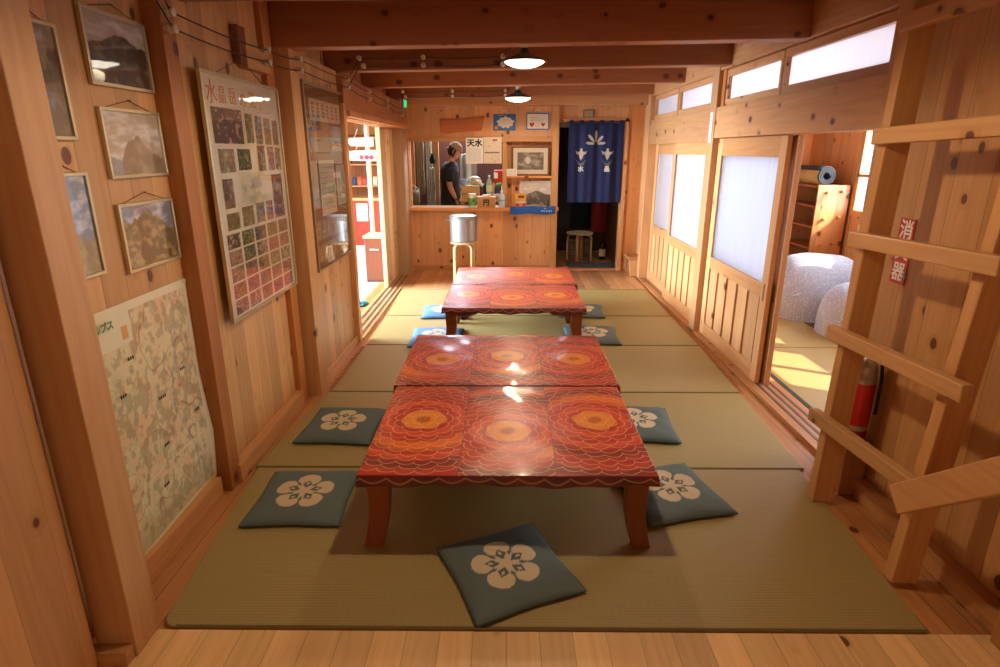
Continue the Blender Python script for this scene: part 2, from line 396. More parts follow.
# board wall between the doors and the far end, with the side of the passage
pk = wood('knotty_board', 'd88e50', 2, 0, .34, .36, 1.5, .6)
struct('wall_right.001', MB().box(1.80, 1.92, 7.66, 8.2, -.016, 2.43), wood('knotty_board_y', 'e6b07c', 2, 1, .6, .36, 1.6, .6))
def transom(n, y0, y1):
    r = sroot('window_%d' % n, (1.82, (y0+y1)/2, 1.935))
    f = MB().box(1.78, 1.84, y0, y1, 1.935, 1.99).box(1.78, 1.84, y0, y1, 2.16, 2.21).box(1.78, 1.84, y0, y0+.035, 1.99, 2.16).box(1.78, 1.84, y1-.035, y1, 1.99, 2.16)
    f.build('window_frame', lint, r, True, .003)
    MB().box(1.808, 1.814, y0+.03, y1-.03, 1.985, 2.165).build('pane', frosted(), r, True)
transom(1, 2.96, 4.12); transom(2, 4.14, 5.14); transom(3, 5.42, 6.50); transom(4, 6.53, 7.50)
struct('trim_23', MB().box(1.77, 1.85, 5.14, 5.21, 1.935, 2.215), dk)
def sliding(n, x, y0, y1, z0=.008, z1=1.69, slats=5):
    r = sroot('door_%d' % n, (x+.017, (y0+y1)/2, z0)); x1 = x+.034; st = .095
    for a, b in ((y0, y0+st), (y1-st, y1)): MB().box(x, x1, a, b, z0, z1).build('stile', pale_z(), r, True, .003)
    for a, b, nm in ((z1-.135, z1, 'top_rail'), (.615, .715, 'middle_rail'), (z0, .12, 'bottom_rail')):
        MB().box(x+.001, x1-.001, y0+st, y1-st, a, b).build(nm, pale_y(), r, True, .002)
    MB().box(x+.014, x+.018, y0+st, y1-st, .71, z1-.13).build('pane', frosted(), r, True)
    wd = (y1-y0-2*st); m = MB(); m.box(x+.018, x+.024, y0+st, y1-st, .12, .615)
    m.build('back_panel', wood('dark_backing_wood', 'b06a34', 2, None), r, True)  # darker wood on the panel behind the slats
    for k in range(slats):
        c = y0+st+wd*(k+.5)/slats; MB().box(x+.006, x+.017, c-wd/slats*.39, c+wd/slats*.39, .12, .615).build('slat_board', pale_z(), r, True, .002)
    MB().box(x-.002, x+.004, y0+.035, y0+.06, .60, .72).build('finger_pull', plain('dark_pull', '8a5a30', .5), r, True, .001)
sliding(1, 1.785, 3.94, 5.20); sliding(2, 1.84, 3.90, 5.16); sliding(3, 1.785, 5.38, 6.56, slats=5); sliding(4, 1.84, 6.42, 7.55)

# ------------------------------------------------------------ ceiling and beams
struct('ceiling', MB().box(-1.6, 1.9, -2.4, 8.12, 2.43, 2.5), wood('ceiling_boards', '8e5226', 0, 1, .12, .5, .8))
for n, (y, zb, hh) in enumerate(((2.74, 2.19, .24), (3.745, 2.172, .25), (4.97, 2.19, .22), (6.20, 2.19, .20), (7.46, 2.19, .20))):
    sl = .06 if n == 0 else 0
    zb += .015 if n else .035; g = MB(); g.bar((-1.41, y+.065-sl, zb+hh/2-.024), (1.745 if n == 1 else 1.80, y+.065+sl, zb+hh/2+.024), .13, hh)
    struct('trim_%d' % (24+n), g, b_x(), .008)
struct('trim_29', MB().box(-1.26, 1.80, 7.93, 8.06, 2.14, 2.43), w_x(), .005)

# ------------------------------------------------------------ back wall with serving window and niche
YB = 8.1
pb = pzx()
g = MB().box(-1.32, .62, YB, YB+.1, -.016, .81).box(-1.32, .70, YB, YB+.1, 1.765, 2.15).box(-1.5, -1.29, YB, YB+.1, -.016, 2.43).box(.62, 1.60, YB+.02, YB+.1, 1.985, 2.43).box(-1.32, .7, YB, YB+.1, 2.15, 2.43)
struct('wall_back', g, pb)
struct('wall_back.001', MB().box(-.03, .64, YB+.13, YB+.16, .82, 1.78), wood('niche_boards', 'dc9c5e', 2, 0, .16, .42, 1.3))
struct('wall_back.002', MB().box(1.585, 1.93, YB, YB+.1, -.016, 2.43), pk)
struct('baseboard_back', MB().box(-1.27, .60, YB-.022, YB, .004, .075), w_x(), .003)
struct('trim_31', MB().box(-1.30, .70, YB-.02, YB+.14, 1.705, 1.765), w_x(), .003)     # header of the serving window
struct('trim_32', MB().box(-.035, .02, YB-.02, YB+.14, .87, 1.705), w_z(), .003)       # between window and niche
post(33, -1.30, -1.255, YB-.02, YB+.12, .0, 1.765)
post(34, .615, .70, YB-.03, YB+.14, .0, 2.15, w_z())
struct('trim_35', MB().box(.70, 1.60, YB-.02, YB+.12, 1.945, 1.99), w_x(), .003)
post(36, 1.545, 1.60, YB-.02, YB+.12, .0, 1.99, pale_z())
struct('trim_37', MB().box(.70, 1.60, YB-.005, YB+.1, .0, .02), w_x(), .002)
ct = MB().box(-1.33, .71, YB-.11, YB+.20, .825, .87)
tag(ct.build('serving_ledge', wood('ledge_board', 'e09a58', 0, None, .1, .35, .3), bevel=.004), 'long pine serving ledge running along the counter under the kitchen window', 'counter ledge')
t = MB().box(.0, .635, YB-.01, YB+.13, 1.245, 1.27)
tag(t.build('wall_shelf', wood('ledge_board', 'e09a58', 0, None), bevel=.003), 'short pine shelf in the niche carrying the framed mountain picture', 'shelf')

# ------------------------------------------------------------ kitchen, hall, entrance and side room shells
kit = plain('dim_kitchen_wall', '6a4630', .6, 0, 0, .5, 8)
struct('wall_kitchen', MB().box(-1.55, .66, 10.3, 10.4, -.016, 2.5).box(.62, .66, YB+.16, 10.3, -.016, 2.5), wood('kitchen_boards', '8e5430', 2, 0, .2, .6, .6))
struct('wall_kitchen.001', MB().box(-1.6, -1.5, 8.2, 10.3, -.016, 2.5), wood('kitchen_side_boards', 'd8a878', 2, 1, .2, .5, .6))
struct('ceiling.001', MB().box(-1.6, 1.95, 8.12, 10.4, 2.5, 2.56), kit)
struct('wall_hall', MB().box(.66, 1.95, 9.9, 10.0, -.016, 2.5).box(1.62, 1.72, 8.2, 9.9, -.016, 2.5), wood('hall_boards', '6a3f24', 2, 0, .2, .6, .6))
wl = plain('entrance_wall', 'd8b890', .6)
slat = wood('entrance_slats', 'e0ac74', 1, 0, .09, .45, .4)
struct('ceiling.002', MB().box(-4.5, -1.45, 4.2, 9.6, 2.12, 2.2), slat)
g = MB()
for k in range(8): g.box(-4.4, -1.46, 4.9+k*.55, 4.99+k*.55, 2.02, 2.12)
struct('trim_38', g, pale_x())
struct('wall_entrance', MB().box(-4.5, -1.6, 9.5, 9.6, -.1, 2.2).box(-4.5, -1.6, 4.2, 4.3, -.1, 2.2).box(-1.62, -1.5, 8.16, 9.6, -.1, 2.2), wood('entrance_boards', 'e0b07a', 2, 0, .12, .5, .6))
struct('wall_entrance.001', MB().box(-4.6, -4.5, 4.2, 9.6, -.1, 2.2), wl)
sr = wood('side_room_boards', 'dc9c60', 2, 0, .16, .42, 1.)
sry = wood('side_room_boards_y', 'dc9c60', 2, 1, .16, .42, 1.)
struct('wall_side_room', MB().box(1.9, 4.1, 7.25, 7.35, -.05, 2.6).box(1.9, 4.1, 2.75, 2.85, -.05, 2.6), sr)
g = MB().box(3.72, 3.80, 2.8, 7.3, -.05, .93).box(3.72, 3.80, 2.8, 7.3, 1.98, 2.6)
for a, b in ((2.8, 2.95), (3.95, 4.1), (5.1, 5.2), (6.46, 7.3)): g.box(3.72, 3.80, a, b, .93, 1.98)
struct('wall_side_room.001', g, sry)
struct('ceiling.003', MB().box(1.9, 4.6, 2.7, 7.35, 2.6, 2.66), wood('side_ceiling', 'd09258', 1, 0, .12, .5, .8))
struct('trim_39', MB().box(1.95, 3.72, 7.17, 7.25, 2.1, 2.22), w_x(), .003)
post(41, 3.70, 3.72, 6.462, 6.487, .003, 2.6)
for n, (a, b) in enumerate(((2.95, 3.95), (4.1, 5.1), (5.2, 6.46))):
    r = sroot('window_%d' % (5+n), (3.75, (a+b)/2, .93))
    f = MB().box(3.70, 3.755, a, b, .93, .99).box(3.70, 3.755, a, b, 1.92, 1.98).box(3.70, 3.755, a, b, 1.33, 1.36)
    for q in (a, (a+b)/2-.02, b-.05): f.box(3.70, 3.755, q, q+.05, .99, 1.92)
    f.build('window_frame', w_y(), r, True, .003)
    MB().box(3.725, 3.728, a+.04, b-.04, .98, 1.93).build('pane', glassy('window_glass', .0), r, True)

# ------------------------------------------------------------ rush mats
def mat_thing(y0, y1, x0a, x0b, x1a, x1b, label, fringe_r=False, fringe_l=False, rnd=0., n=12):
    t = thing('rush_mat', label, 'floor mat', ((x0a+x1a)/2, (y0+y1)/2, -.016), group='rush mats laid edge to edge along the room')
    cx, cy = (x0a+x1a)/2, (y0+y1)/2
    pl = []
    if rnd:
        for k in range(6): a = PI+PI/2*k/5; pl.append((x0a+rnd+rnd*math.cos(a), y0+rnd+rnd*math.sin(a)))
    else: pl.append((x0a, y0))
    pl += [(x1a, y0), (x1b, y1), (x0b, y1)]
    MB().prism([(a-cx, b-cy) for a, b in pl], lambda u, v, h: (u, v, h), 0, .018).build('weave', m_tatami(), t, bevel=.004)
    e = MB(); e.bar((x0a+rnd-cx, y0-cy+.004, .0185), (x1a-cx, y0-cy+.004, .0185), .006, .002); e.bar((x0b-cx, y1-cy-.004, .0185), (x1b-cx, y1-cy-.004, .0185), .006, .002)
    e.build('edge_stitching', plain('olive_edge', '6e6434', .8), t)
    for on, xa, xb, s in ((fringe_r, x1a, x1b, 1), (fringe_l, x0a, x0b, -1)):
        if not on: continue
        m = MB(); k = int((y1-y0)/.022)
        for i in range(k):
            f = (i+.5)/k; x = xa+(xb-xa)*f-cx; y = y0+(y1-y0)*f-cy; L = random.uniform(.025, .055)
            m.tube([(x-s*.004, y, .006), (x+s*L*.6, y+random.uniform(-.006, .006), .004), (x+s*L, y+random.uniform(-.012, .012), .0025)], .0022, 4)
        m.build('fringe', plain('frayed_rush', 'c88a58', .9), t)
mat_thing(1.665, 2.755, -1.215, -1.30, 1.475, 1.545, 'olive rush mat nearest the pale floor, with a rounded corner by the wall post', rnd=.06)
mat_thing(2.76, 3.775, -1.315, -1.215, 1.575, 1.62, 'olive rush mat under the far half of the nearer table pair')
mat_thing(3.78, 4.80, -1.20, -1.19, 1.62, 1.665, 'olive rush mat between the two pairs of tables, frayed at the door track', True, True)
mat_thing(4.805, 5.74, -1.185, -1.20, 1.665, 1.675, 'greenish rush mat under the front half of the farther table pair', True)
mat_thing(5.745, 6.92, -1.20, -1.24, 1.675, 1.685, 'greenish rush mat reaching the raised boards before the counter', True)

# ------------------------------------------------------------ low tables with painted covers
lac = m_lacquer(); legw = wood('reddish_table_wood', '8a451c', 2, None, .1, .32, .2); legx = wood('reddish_table_wood_x', '8a451c', 0, None, .1, .32, .2)
def dahlia(X, Y, W, L, seed, res):
    rs = np.random.RandomState(seed)
    out = np.zeros(X.shape+(3,)); 
    col = np.clip(((X+W/2)/W*3).astype(int), 0, 2)
    red = np.array(lin('c02212')); dred = np.array(lin('6c0c0c')); org = np.array(lin('f0741a')); crim = np.array(lin('e04c26')); yel = np.array(lin('f09a28')); cream = np.array(lin('eec48c')); brown = np.array(lin('a06428'))
    for i in range(3):
        msk = col == i
        cx = -W/2+W*(i+.5)/3+rs.uniform(-.02, .02); cy = (-.05 if i == 1 else .04)*(1 if seed % 2 else -1)+rs.uniform(-.02, .02)
        x = X[msk]-cx; y = Y[msk]-cy
        r = np.sqrt(x*x+y*y)+.003*np.sin(5*x*10+3*y*17+i); th = np.arctan2(y, x)
        sw = .5+.5*np.sin(r*62+1.1*np.sin(th*1+i*2+seed)+i)
        sw2 = np.clip(np.sin(th*1.0-i*1.3+seed)*np.exp(-((r-.27)/.06)**2)*1.6-.55, 0, 1)
        c = crim[None]*(1-sw[:, None])+red[None]*sw[:, None]
        dk = np.clip((r-.2)/.16, 0, 1)*np.clip(.5+.5*np.sin(r*40+i*2+seed), 0, 1)
        c = c*(1-.85*dk[:, None])+dred[None]*.85*dk[:, None]
        c = c*(1-sw2[:, None])+org[None]*sw2[:, None]
        a = np.clip((.106-r)/.012, 0, 1)[:, None]; c = c*(1-a)+(org*.4+yel*.6)[None]*a
        a = np.clip((.040-r)/.01, 0, 1)[:, None]; c = c*(1-a)+(org*.7+brown*.3)[None]*a
        dots = (np.sin(x*420)*np.sin(y*420) > .2) & (r < .03); c[dots] = brown*.6
        line = np.zeros_like(r)
        for k in range(1, 14):
            rk = .014+.036*k; n = max(6, int(2*PI*rk/.078)); b = .020 if k > 1 else .012
            ph = th*n/2+k*PI/2+rs.uniform(0, 3)+.25*np.sin(th*3+k)
            tgt = rk+b*np.abs(np.sin(ph))**.8; sl = b*n/2/np.maximum(rk, .02)*np.abs(np.cos(ph))
            d = np.abs(r-tgt)/np.sqrt(1+sl*sl)
            line = np.maximum(line, np.clip(1.35-d/(.0008+res*.33), 0, 1))
            sd_ = np.abs(np.sin(ph)); cus = (sd_ < .10) & (r < tgt) & (r > tgt-.010); line = np.maximum(line, cus*.7)
        lc = .85*line[:, None]; c = c*(1-lc)+cream[None]*lc
        out[msk] = c
    for s in (-W/6, W/6):
        d = np.clip(1.3-np.abs(X-s)/.003, 0, 1)[..., None]*.6; out = out*(1-d)+dred[None, None]*d
    return out
def table(label, x, y, W, L, seed, res, H=.36):
    t = thing('low_table', label, 'low table', (x, y, .006), group='low tables with dahlia covers')
    nx, ny = int(W/res), int(L/res); xs = np.linspace(-W/2, W/2, nx); ys = np.linspace(-L/2, L/2, ny)
    X, Y = np.meshgrid(xs, ys, indexing='ij'); colr = dahlia(X, Y, W, L, seed, res)
    Z = H+.0015*np.sin(X*23+seed)*np.sin(Y*19)
    m = MB(); m.v = list(map(tuple, np.stack([X, Y, Z], -1).reshape(-1, 3)))
    idx = np.arange(nx*ny).reshape(nx, ny)
    F = np.stack([idx[:-1, :-1], idx[1:, :-1], idx[1:, 1:], idx[:-1, 1:]], -1).reshape(-1, 4)
    m.f = [tuple(int(a) for a in q) for q in F]
    # hanging rim of the cover, all round, wavy lower hem
    per = [(i, 0) for i in range(nx)]+[(nx-1, j) for j in range(1, ny)]+[(i, ny-1) for i in range(nx-2, -1, -1)]+[(0, j) for j in range(ny-2, 0, -1)]
    b0 = len(m.v); vc = [colr.reshape(-1, 3)]; P = len(per); rings = []
    dkr = np.array(lin('6a100c')); cr = np.array(lin('e0a878'))
    rows = max(5, int(.05/res))
    for q in range(1, rows+1):
        f = q/rows; row = []; cc = []
        for p, (i, j) in enumerate(per):
            px, py = X[i, j], Y[i, j]; nxv = (1 if i == nx-1 else -1 if i == 0 else 0); nyv = (1 if j == ny-1 else -1 if j == 0 else 0)
            o = .006*math.sin(f*PI/2); dz = .045*f+(.006*math.sin(px*9+py*7+seed)+.004*math.sin(px*31+py*23))*f
            m.v.append((px+nxv*o, py+nyv*o, H-dz)); s = px+py
            arc = abs(.62-f+.45*abs(math.sin(s*PI/.105))-.35)
            k = max(0, 1-arc/.11)*.6; cc.append(cr*k+dkr*(.7+.5*math.sin(s*12)**2)*(1-k))
        vc.append(np.array(cc))
    prev = [i*ny+j for i, j in per]
    for q in range(rows):
        cur = [b0+q*P+p for p in range(P)]
        for p in range(P): m.f.append((prev[p], cur[p], cur[(p+1) % P], prev[(p+1) % P]))
        prev = cur
    m.c = [(0, 0, 0)]*len(m.f); m.m = [0]*len(m.f)
    o = m.build('cover', lac, t, smooth=True, vcol=np.concatenate(vc))
    MB().box(-W/2+.01, W/2-.01, -L/2+.01, L/2-.01, H-.032, H-.005).build('tabletop', legx, t)
    # legs: bracket foot that sweeps out towards the floor
    for sx in (-1, 1):
        for sy in (-1, 1):
            lm = MB(); P4 = []
            for f in [i/10 for i in range(11)]:
                z = f*(H-.032); sp = .028*(1-f)**2.2; hw = .038+.012*(1-abs(2*f-1))*0+.010*f
                cx = sx*(W/2-.062+sp*.9-.012*math.sin(f*PI)); cy = sy*(L/2-.075+sp*.6)
                P4.append([(cx-hw, cy-.026, z), (cx+hw, cy-.026, z), (cx+hw, cy+.026, z), (cx-hw, cy+.026, z)])
            lm.grid(P4, closed_v=True); lm.face(P4[0][::-1]); lm.face(P4[-1]); lm.build('leg', legw, t, bevel=.004)
    for sy in (-1, 1):
        z1 = H-.032; y0 = sy*(L/2-.075)
        a = W/2-.1
        pl = [(-a, z1), (a, z1), (a, z1-.055), (a-.10, z1-.05), (a-.17, z1-.042), (a-.20, z1-.022), (-a+.20, z1-.022), (-a+.17, z1-.042), (-a+.10, z1-.05), (-a, z1-.055)]
        MB().prism(pl, lambda u, v, h: (u, h, v), y0-.012, y0+.012).build('apron', legx, t)
    for sx in (-1, 1):
        xx = sx*(W/2-.062); MB().box(xx-.012, xx+.012, -L/2+.1, L/2-.1, H-.085, H-.032).build('apron', legx, t)
    return t
table('glossy red low table on the mat by the pale floor, petals sharply painted', .012, 2.53, 1.20, .925, 3, .0032)
table('red low table pushed against the far side of the closest one, before the gap', .012, 3.468, 1.24, .915, 4, .0038)
table('red low table just beyond the gap, its bracketed apron and front legs in view', .075, 5.10, 1.18, .87, 5, .0048)
table('red low table at the far end, in front of the pot stool', .095, 5.99, 1.20, .87, 6, .0055)
# ------------------------------------------------------------ floor cushions
cmat = m_col('printed_cotton', .85, 0, .12, 300, .25)
def cushion_mesh(seed, S=.45, nrm=96, cc='64706a'):
    a = np.linspace(-1, 1, nrm); U, V = np.meshgrid(a, a, indexing='ij')
    pin = 1-.045*(1-U**2*0)*(np.cos(V*PI/2)**2)*(np.abs(U)**3)
    pin2 = 1-.045*(np.cos(U*PI/2)**2)*(np.abs(V)**3)
    X = U*pin*S/2; Y = V*pin2*S/2
    h = .036*np.clip((1-U**4)*(1-V**4), 0, 1)**.45
    rs = np.random.RandomState(seed)
    wr = .0025*np.sin(U*7+rs.rand()*6+3*V)*np.sin(V*6+rs.rand()*6)
    Z = .010+h+wr*h/.036
    cx, cy = X-rs.uniform(-.01, .01), Y-rs.uniform(-.01, .01)
    R = np.sqrt(cx**2+cy**2); T = np.arctan2(cy, cx)
    pet = np.zeros(R.shape, bool); hol = np.zeros(R.shape, bool); core = np.zeros(R.shape, bool)
    for k in range(5):
        t0 = PI/2+k*2*PI/5
        lx = cx*math.cos(t0)+cy*math.sin(t0); ly = -cx*math.sin(t0)+cy*math.cos(t0)
        pet |= ((lx-.096)/.045)**2+(ly/.055)**2 < 1
        pet |= ((lx-.06)/.045)**2+(ly/.03)**2 < 1
        dmd = np.abs(lx-.056)/.028+np.abs(ly)/.021 < 1.15
        din = np.abs(lx-.062)/.014+np.abs(ly)/.008 < 1
        hol |= dmd & ~din
        t1 = t0+PI/5
        mx = cx*math.cos(t1)+cy*math.sin(t1); my = -cx*math.sin(t1)+cy*math.cos(t1)
        core |= (mx > 0) & (mx < .045) & (np.abs(my) < .0035)
    pet |= R < .022
    base = np.array(lin(cc)); light = np.array(lin('dcc39c'))
    col = np.where(pet[..., None], light, base); col = np.where(hol[..., None], base*.85, col); col = np.where(core[..., None], light, col)
    m = MB(); top = np.stack([X, Y, Z], -1).reshape(-1, 3); n = nrm
    Zb = np.where((np.abs(U) > .999) | (np.abs(V) > .999), .010, .002)
    bot = np.stack([X, Y, Zb], -1).reshape(-1, 3)
    m.v = list(map(tuple, top))+list(map(tuple, bot)); idx = np.arange(n*n).reshape(n, n)
    F = np.stack([idx[:-1, :-1], idx[1:, :-1], idx[1:, 1:], idx[:-1, 1:]], -1).reshape(-1, 4); Fb = F[:, ::-1]+n*n
    m.f = [tuple(map(int, q)) for q in np.concatenate([F, Fb])]; m.c = [0]*len(m.f); m.m = [0]*len(m.f)
    m.keep = True
    return m, np.concatenate([col.reshape(-1, 3), np.tile(base*.8, (n*n, 1))])
cush = [
 ('grey-green cushion set askew in front of the low table at the mat front edge', .015, 1.955, .42, .44, .455),
 ('grey-green cushion left of the nearer table, the closer of the pair by the map', -.955, 2.455, .02, .44, .46),
 ('grey-green cushion left of the nearer table, the one beyond the seam of the mats', -.97, 3.225, -.05, .44, .47),
 ('slightly crumpled cushion tucked under the nearer table edge opposite the map', .80, 2.51, .25, .43, .46),
 ('grey-green cushion half under the nearer table, facing the doorway of the side room', .80, 3.26, -.05, .43, .47),
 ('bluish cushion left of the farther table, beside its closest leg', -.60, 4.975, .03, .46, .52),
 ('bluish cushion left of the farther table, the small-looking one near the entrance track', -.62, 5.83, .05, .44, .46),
 ('cushion right of the farther table, showing its whole plum emblem by the leg', .77, 5.05, -.04, .48, .52),
 ('cushion right of the farther table, the one beyond, close to the raised boards', .78, 5.88, -.06, .46, .48),
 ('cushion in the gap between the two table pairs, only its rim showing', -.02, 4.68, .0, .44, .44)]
for i, (lb, x, y, rz, sx, sy) in enumerate(cush):
    m, vc = cushion_mesh(i+1, cc='5f86b4' if i in (5, 6, 9) else '64706a')  # blue cast of daylight put into the base colour of three cushions
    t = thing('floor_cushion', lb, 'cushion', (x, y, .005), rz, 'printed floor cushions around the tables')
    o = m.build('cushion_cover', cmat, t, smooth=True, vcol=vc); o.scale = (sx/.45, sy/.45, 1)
    k = .225; pp = []
    for a in range(0, 4):
        for f in range(8):
            u = -1+f/4.0; d = 1-.045*math.cos(u*PI/2)**2
            pt = [(u*k, -k*d), (k*d, u*k), (-u*k, k*d), (-k*d, -u*k)][a]; pp.append((pt[0]*sx/.45, pt[1]*sy/.45, .010))
    MB().tube(pp+[pp[0]], .0035, 6).build('piping', m_fabric('teal_piping', '3f5650'), t, smooth=True)

# ------------------------------------------------------------ pendant lamps
enam = plain('enamel_white', 'f4f1ea', .25, 0, .5); enam_dk = plain('enamel_dark', '2c3a4a', .3, 0, .5); brass = plain('brass', 'c09a50', .3, 1); blk = plain('black_rubber', '1c1a1a', .5)
bulbm = glow('lit_bulb', 'fff2dc', 7)
def lamp(label, x, y, zr, power):
    t = thing('pendant_lamp', label, 'ceiling lamp', (x, y, zr), group='enamel shade lamps under the beams'); t.scale = (.92, .92, 1)
    prof = [(.172, 0), (.168, .006), (.13, .024), (.085, .040), (.052, .052), (.034, .066), (.034, .085)]
    MB().lathe(prof+[(.030, .085), (.030, .066), (.049, .050), (.083, .036), (.129, .020), (.166, .003), (.172, 0)], n=40, caps=False).build('shade', enam, t, smooth=True)
    MB().lathe([(.1725, -.001), (.1735, .004), (.1690, .0075), (.131, .0255), (.086, .0415), (.053, .0535), (.0355, .067), (.0350, .086), (.0345, .086)], n=40).build('outer_enamel', enam_dk, t, smooth=True)
    MB().lathe([(.0, .078), (.026, .078), (.026, .128), (.040, .130), (.040, .150), (.0, .150)], n=20).build('socket', plain('porcelain_socket', 'd8d4c8', .3, 0, .4), t)
    for a in range(4): an = a*PI/2+.6; MB().lathe([(.0, .118), (.008, .118), (.008, .132), (0, .132)], (.035*math.cos(an), .035*math.sin(an), 0), 8).build('terminal', brass, t)
    MB().tube([(0, 0, .150), (0, 0, 2.432-zr)], .006, 8).build('cord', blk, t)
    MB().lathe([(.0, 2.405-zr), (.04, 2.405-zr), (.045, 2.43-zr), (.0, 2.43-zr)], n=20).build('ceiling_rose', plain('porcelain_socket', 'd8d4c8'), t)
    MB().lathe([(0, -.042), (.05, -.039), (.10, -.028), (.14, -.012), (.160, .004), (.155, .008), (0, .03)], n=36).build('milk_glass_diffuser', bulbm, t, smooth=True)
    d = bpy.data.lights.new('lamp_glow', 'SPOT'); d.spot_size = math.radians(172); d.spot_blend = .25; d.energy = power; d.shadow_soft_size = .045; d.color = (1, .79, .53)
    o = bpy.data.objects.new('lamp_glow', d); C.objects.link(o); o.parent = t; o.location = (0, 0, -.095)
    return t
lamp('lit enamel disc lamp, the larger looking one, hanging between the second and third beams', .135, 4.60, 2.20, 42)
lamp('lit enamel disc lamp, the smaller looking one, hanging nearer the counter', .14, 7.05, 2.15, 32)
lamp('lit enamel disc lamp hanging over the front edge of the closest table', .10, 2.12, 2.24, 50)

# ------------------------------------------------------------ wires on ceramic knobs
cer = plain('cream_ceramic', 'd6c8a8', .3, 0, .4)
def knob(loc, axis, label, group):
    m = MB(); pr = [(.008, -.026), (.012, -.020), (.012, -.006), (.018, -.006), (.019, .004), (.012, .008), (.012, .012), (.019, .016), (.018, .024), (.010, .027), (.004, .025), (.0, .020)]
    if axis == 'x': m.lathe(pr, loc, 14, axis=0)
    else: m.lathe([(r, -h) for r, h in pr], loc, 14, axis=1)
    return tag(m.build('ceramic_insulator', cer, smooth=True), label, 'insulator', group)
ys = [(2.56, -1.318, 2.115), (3.49, -1.299, 2.115), (3.83, -1.236, 2.115), (4.95, -1.236, 2.125), (5.70, -1.236, 2.10), (6.55, -1.236, 2.09), (7.45, -1.236, 2.06)]
nm = ['on the post before the flower poster', 'on the short upper rail beside the bracket block', 'on the post just before the brown notice board', 'at the near corner of the entrance header', 'on the entrance header, second along', 'on the entrance header, third along', 'at the far corner of the entrance header']
U = []; Lw = []
for (y, x, z), s_ in zip(ys, nm):
    knob((x, y, z), 'x', 'cream ceramic insulator %s, upper wire' % s_, 'wall insulators carrying the two wires'); U.append((x+.012, y, z+.0))
    knob((x, y, z-.06), 'x', 'cream ceramic insulator %s, lower wire' % s_, 'wall insulators carrying the two wires'); Lw.append((x+.012, y, z-.06))
def sag(P, r=.0035):
    Q = []
    for a, b in zip(P[:-1], P[1:]):
        for k in range(6): f = k/6; q = [a[i]*(1-f)+b[i]*f for i in range(3)]; q[2] -= .012*math.sin(f*PI); Q.append(q)
    return Q+[P[-1]]
tag(MB().tube(sag([(-1.31, 2.42, 2.30)]+U), .0035, 6).build('electric_cable', blk, smooth=True), 'black cable strung along the left wall knobs, upper of the two', 'cable')
tag(MB().tube(sag([(-1.31, 2.36, 2.26)]+Lw), .0035, 6).build('electric_cable', blk, smooth=True), 'black cable strung along the left wall knobs, lower of the two', 'cable')
for by, zz, xs_, nme, lampx, lampy, lz in ((4.951, 2.27, (-1.12, -.63, -.02), 'the third beam', .125, 4.60, 2.33), (7.441, 2.25, (-1.20, -.62, .0), 'the beam before the counter', .13, 7.05, 2.29)):
    for q, dz in (('upper', 0), ('lower', -.055)):
        P = []
        for i, x in enumerate(xs_):
            if i == 2 and q == 'lower' and by > 5: pass
            knob((x+(.03 if q == 'lower' and i == 0 else 0), by-.016, zz+dz+.006*i), 'y', 'cream ceramic insulator on %s, %s wire, %s' % (nme, q, ['by the wall end', 'mid span', 'beside the lamp'][i]), 'insulators on the beams')
            P.append((x, by-.03, zz+dz+.006*i))
        P = [(-1.224, by-.03, 2.12+(dz if by < 5 else dz-.06))]+P+[(lampx-.06, (by+lampy)/2, lz+.04), (lampx-.008, lampy, lz+.07+dz*.3)]
        tag(MB().tube(sag(P), .003, 6).build('electric_cable', blk, smooth=True), 'thin black cable along the face of %s, %s of the two' % (nme, q), 'cable')

# ------------------------------------------------------------ printed pictures
def vn(X, Y, sc_, seed):
    rs = np.random.RandomState(seed); T = rs.rand(64, 64)
    x = X*sc_+11.3; y = Y*sc_+7.1; i = np.floor(x).astype(int); j = np.floor(y).astype(int); fx = x-i; fy = y-j
    fx = fx*fx*(3-2*fx); fy = fy*fy*(3-2*fy); g_ = lambda a, b: T[a % 64, b % 64]
    return (g_(i, j)*(1-fx)+g_(i+1, j)*fx)*(1-fy)+(g_(i, j+1)*(1-fx)+g_(i+1, j+1)*fx)*fy
def fbm(X, Y, s_, seed, o=4): return sum(vn(X, Y, s_*2**k, seed+k)/2**k for k in range(o))/sum(1/2**k for k in range(o))
def image_mesh(name, fn, W, H, res, mat, parent, z=0, warp=None):
    nu, nv = max(3, int(W/res)), max(3, int(H/res)); U, V = np.meshgrid(np.linspace(0, 1, nu), np.linspace(0, 1, nv), indexing='ij')
    col = np.clip(fn(U, V, W, H), 0, 1); m = MB()
    P = np.stack([(U-.5)*W, V*H, np.full(U.shape, z)], -1)
    if warp: P = warp(P, U, V)
    m.v = list(map(tuple, P.reshape(-1, 3))); idx = np.arange(nu*nv).reshape(nu, nv)
    F = np.stack([idx[:-1, :-1], idx[1:, :-1], idx[1:, 1:], idx[:-1, 1:]], -1).reshape(-1, 4)
    m.f = [tuple(map(int, q)) for q in F]; m.c = [0]*len(m.f); m.m = [0]*len(m.f); m.keep = True
    return m.build(name, mat, parent, vcol=col.reshape(-1, 3))
A = lambda h: np.array(lin(h))
def mixc(c, k, m): return c*(1-m[..., None])+A(k)*m[..., None]
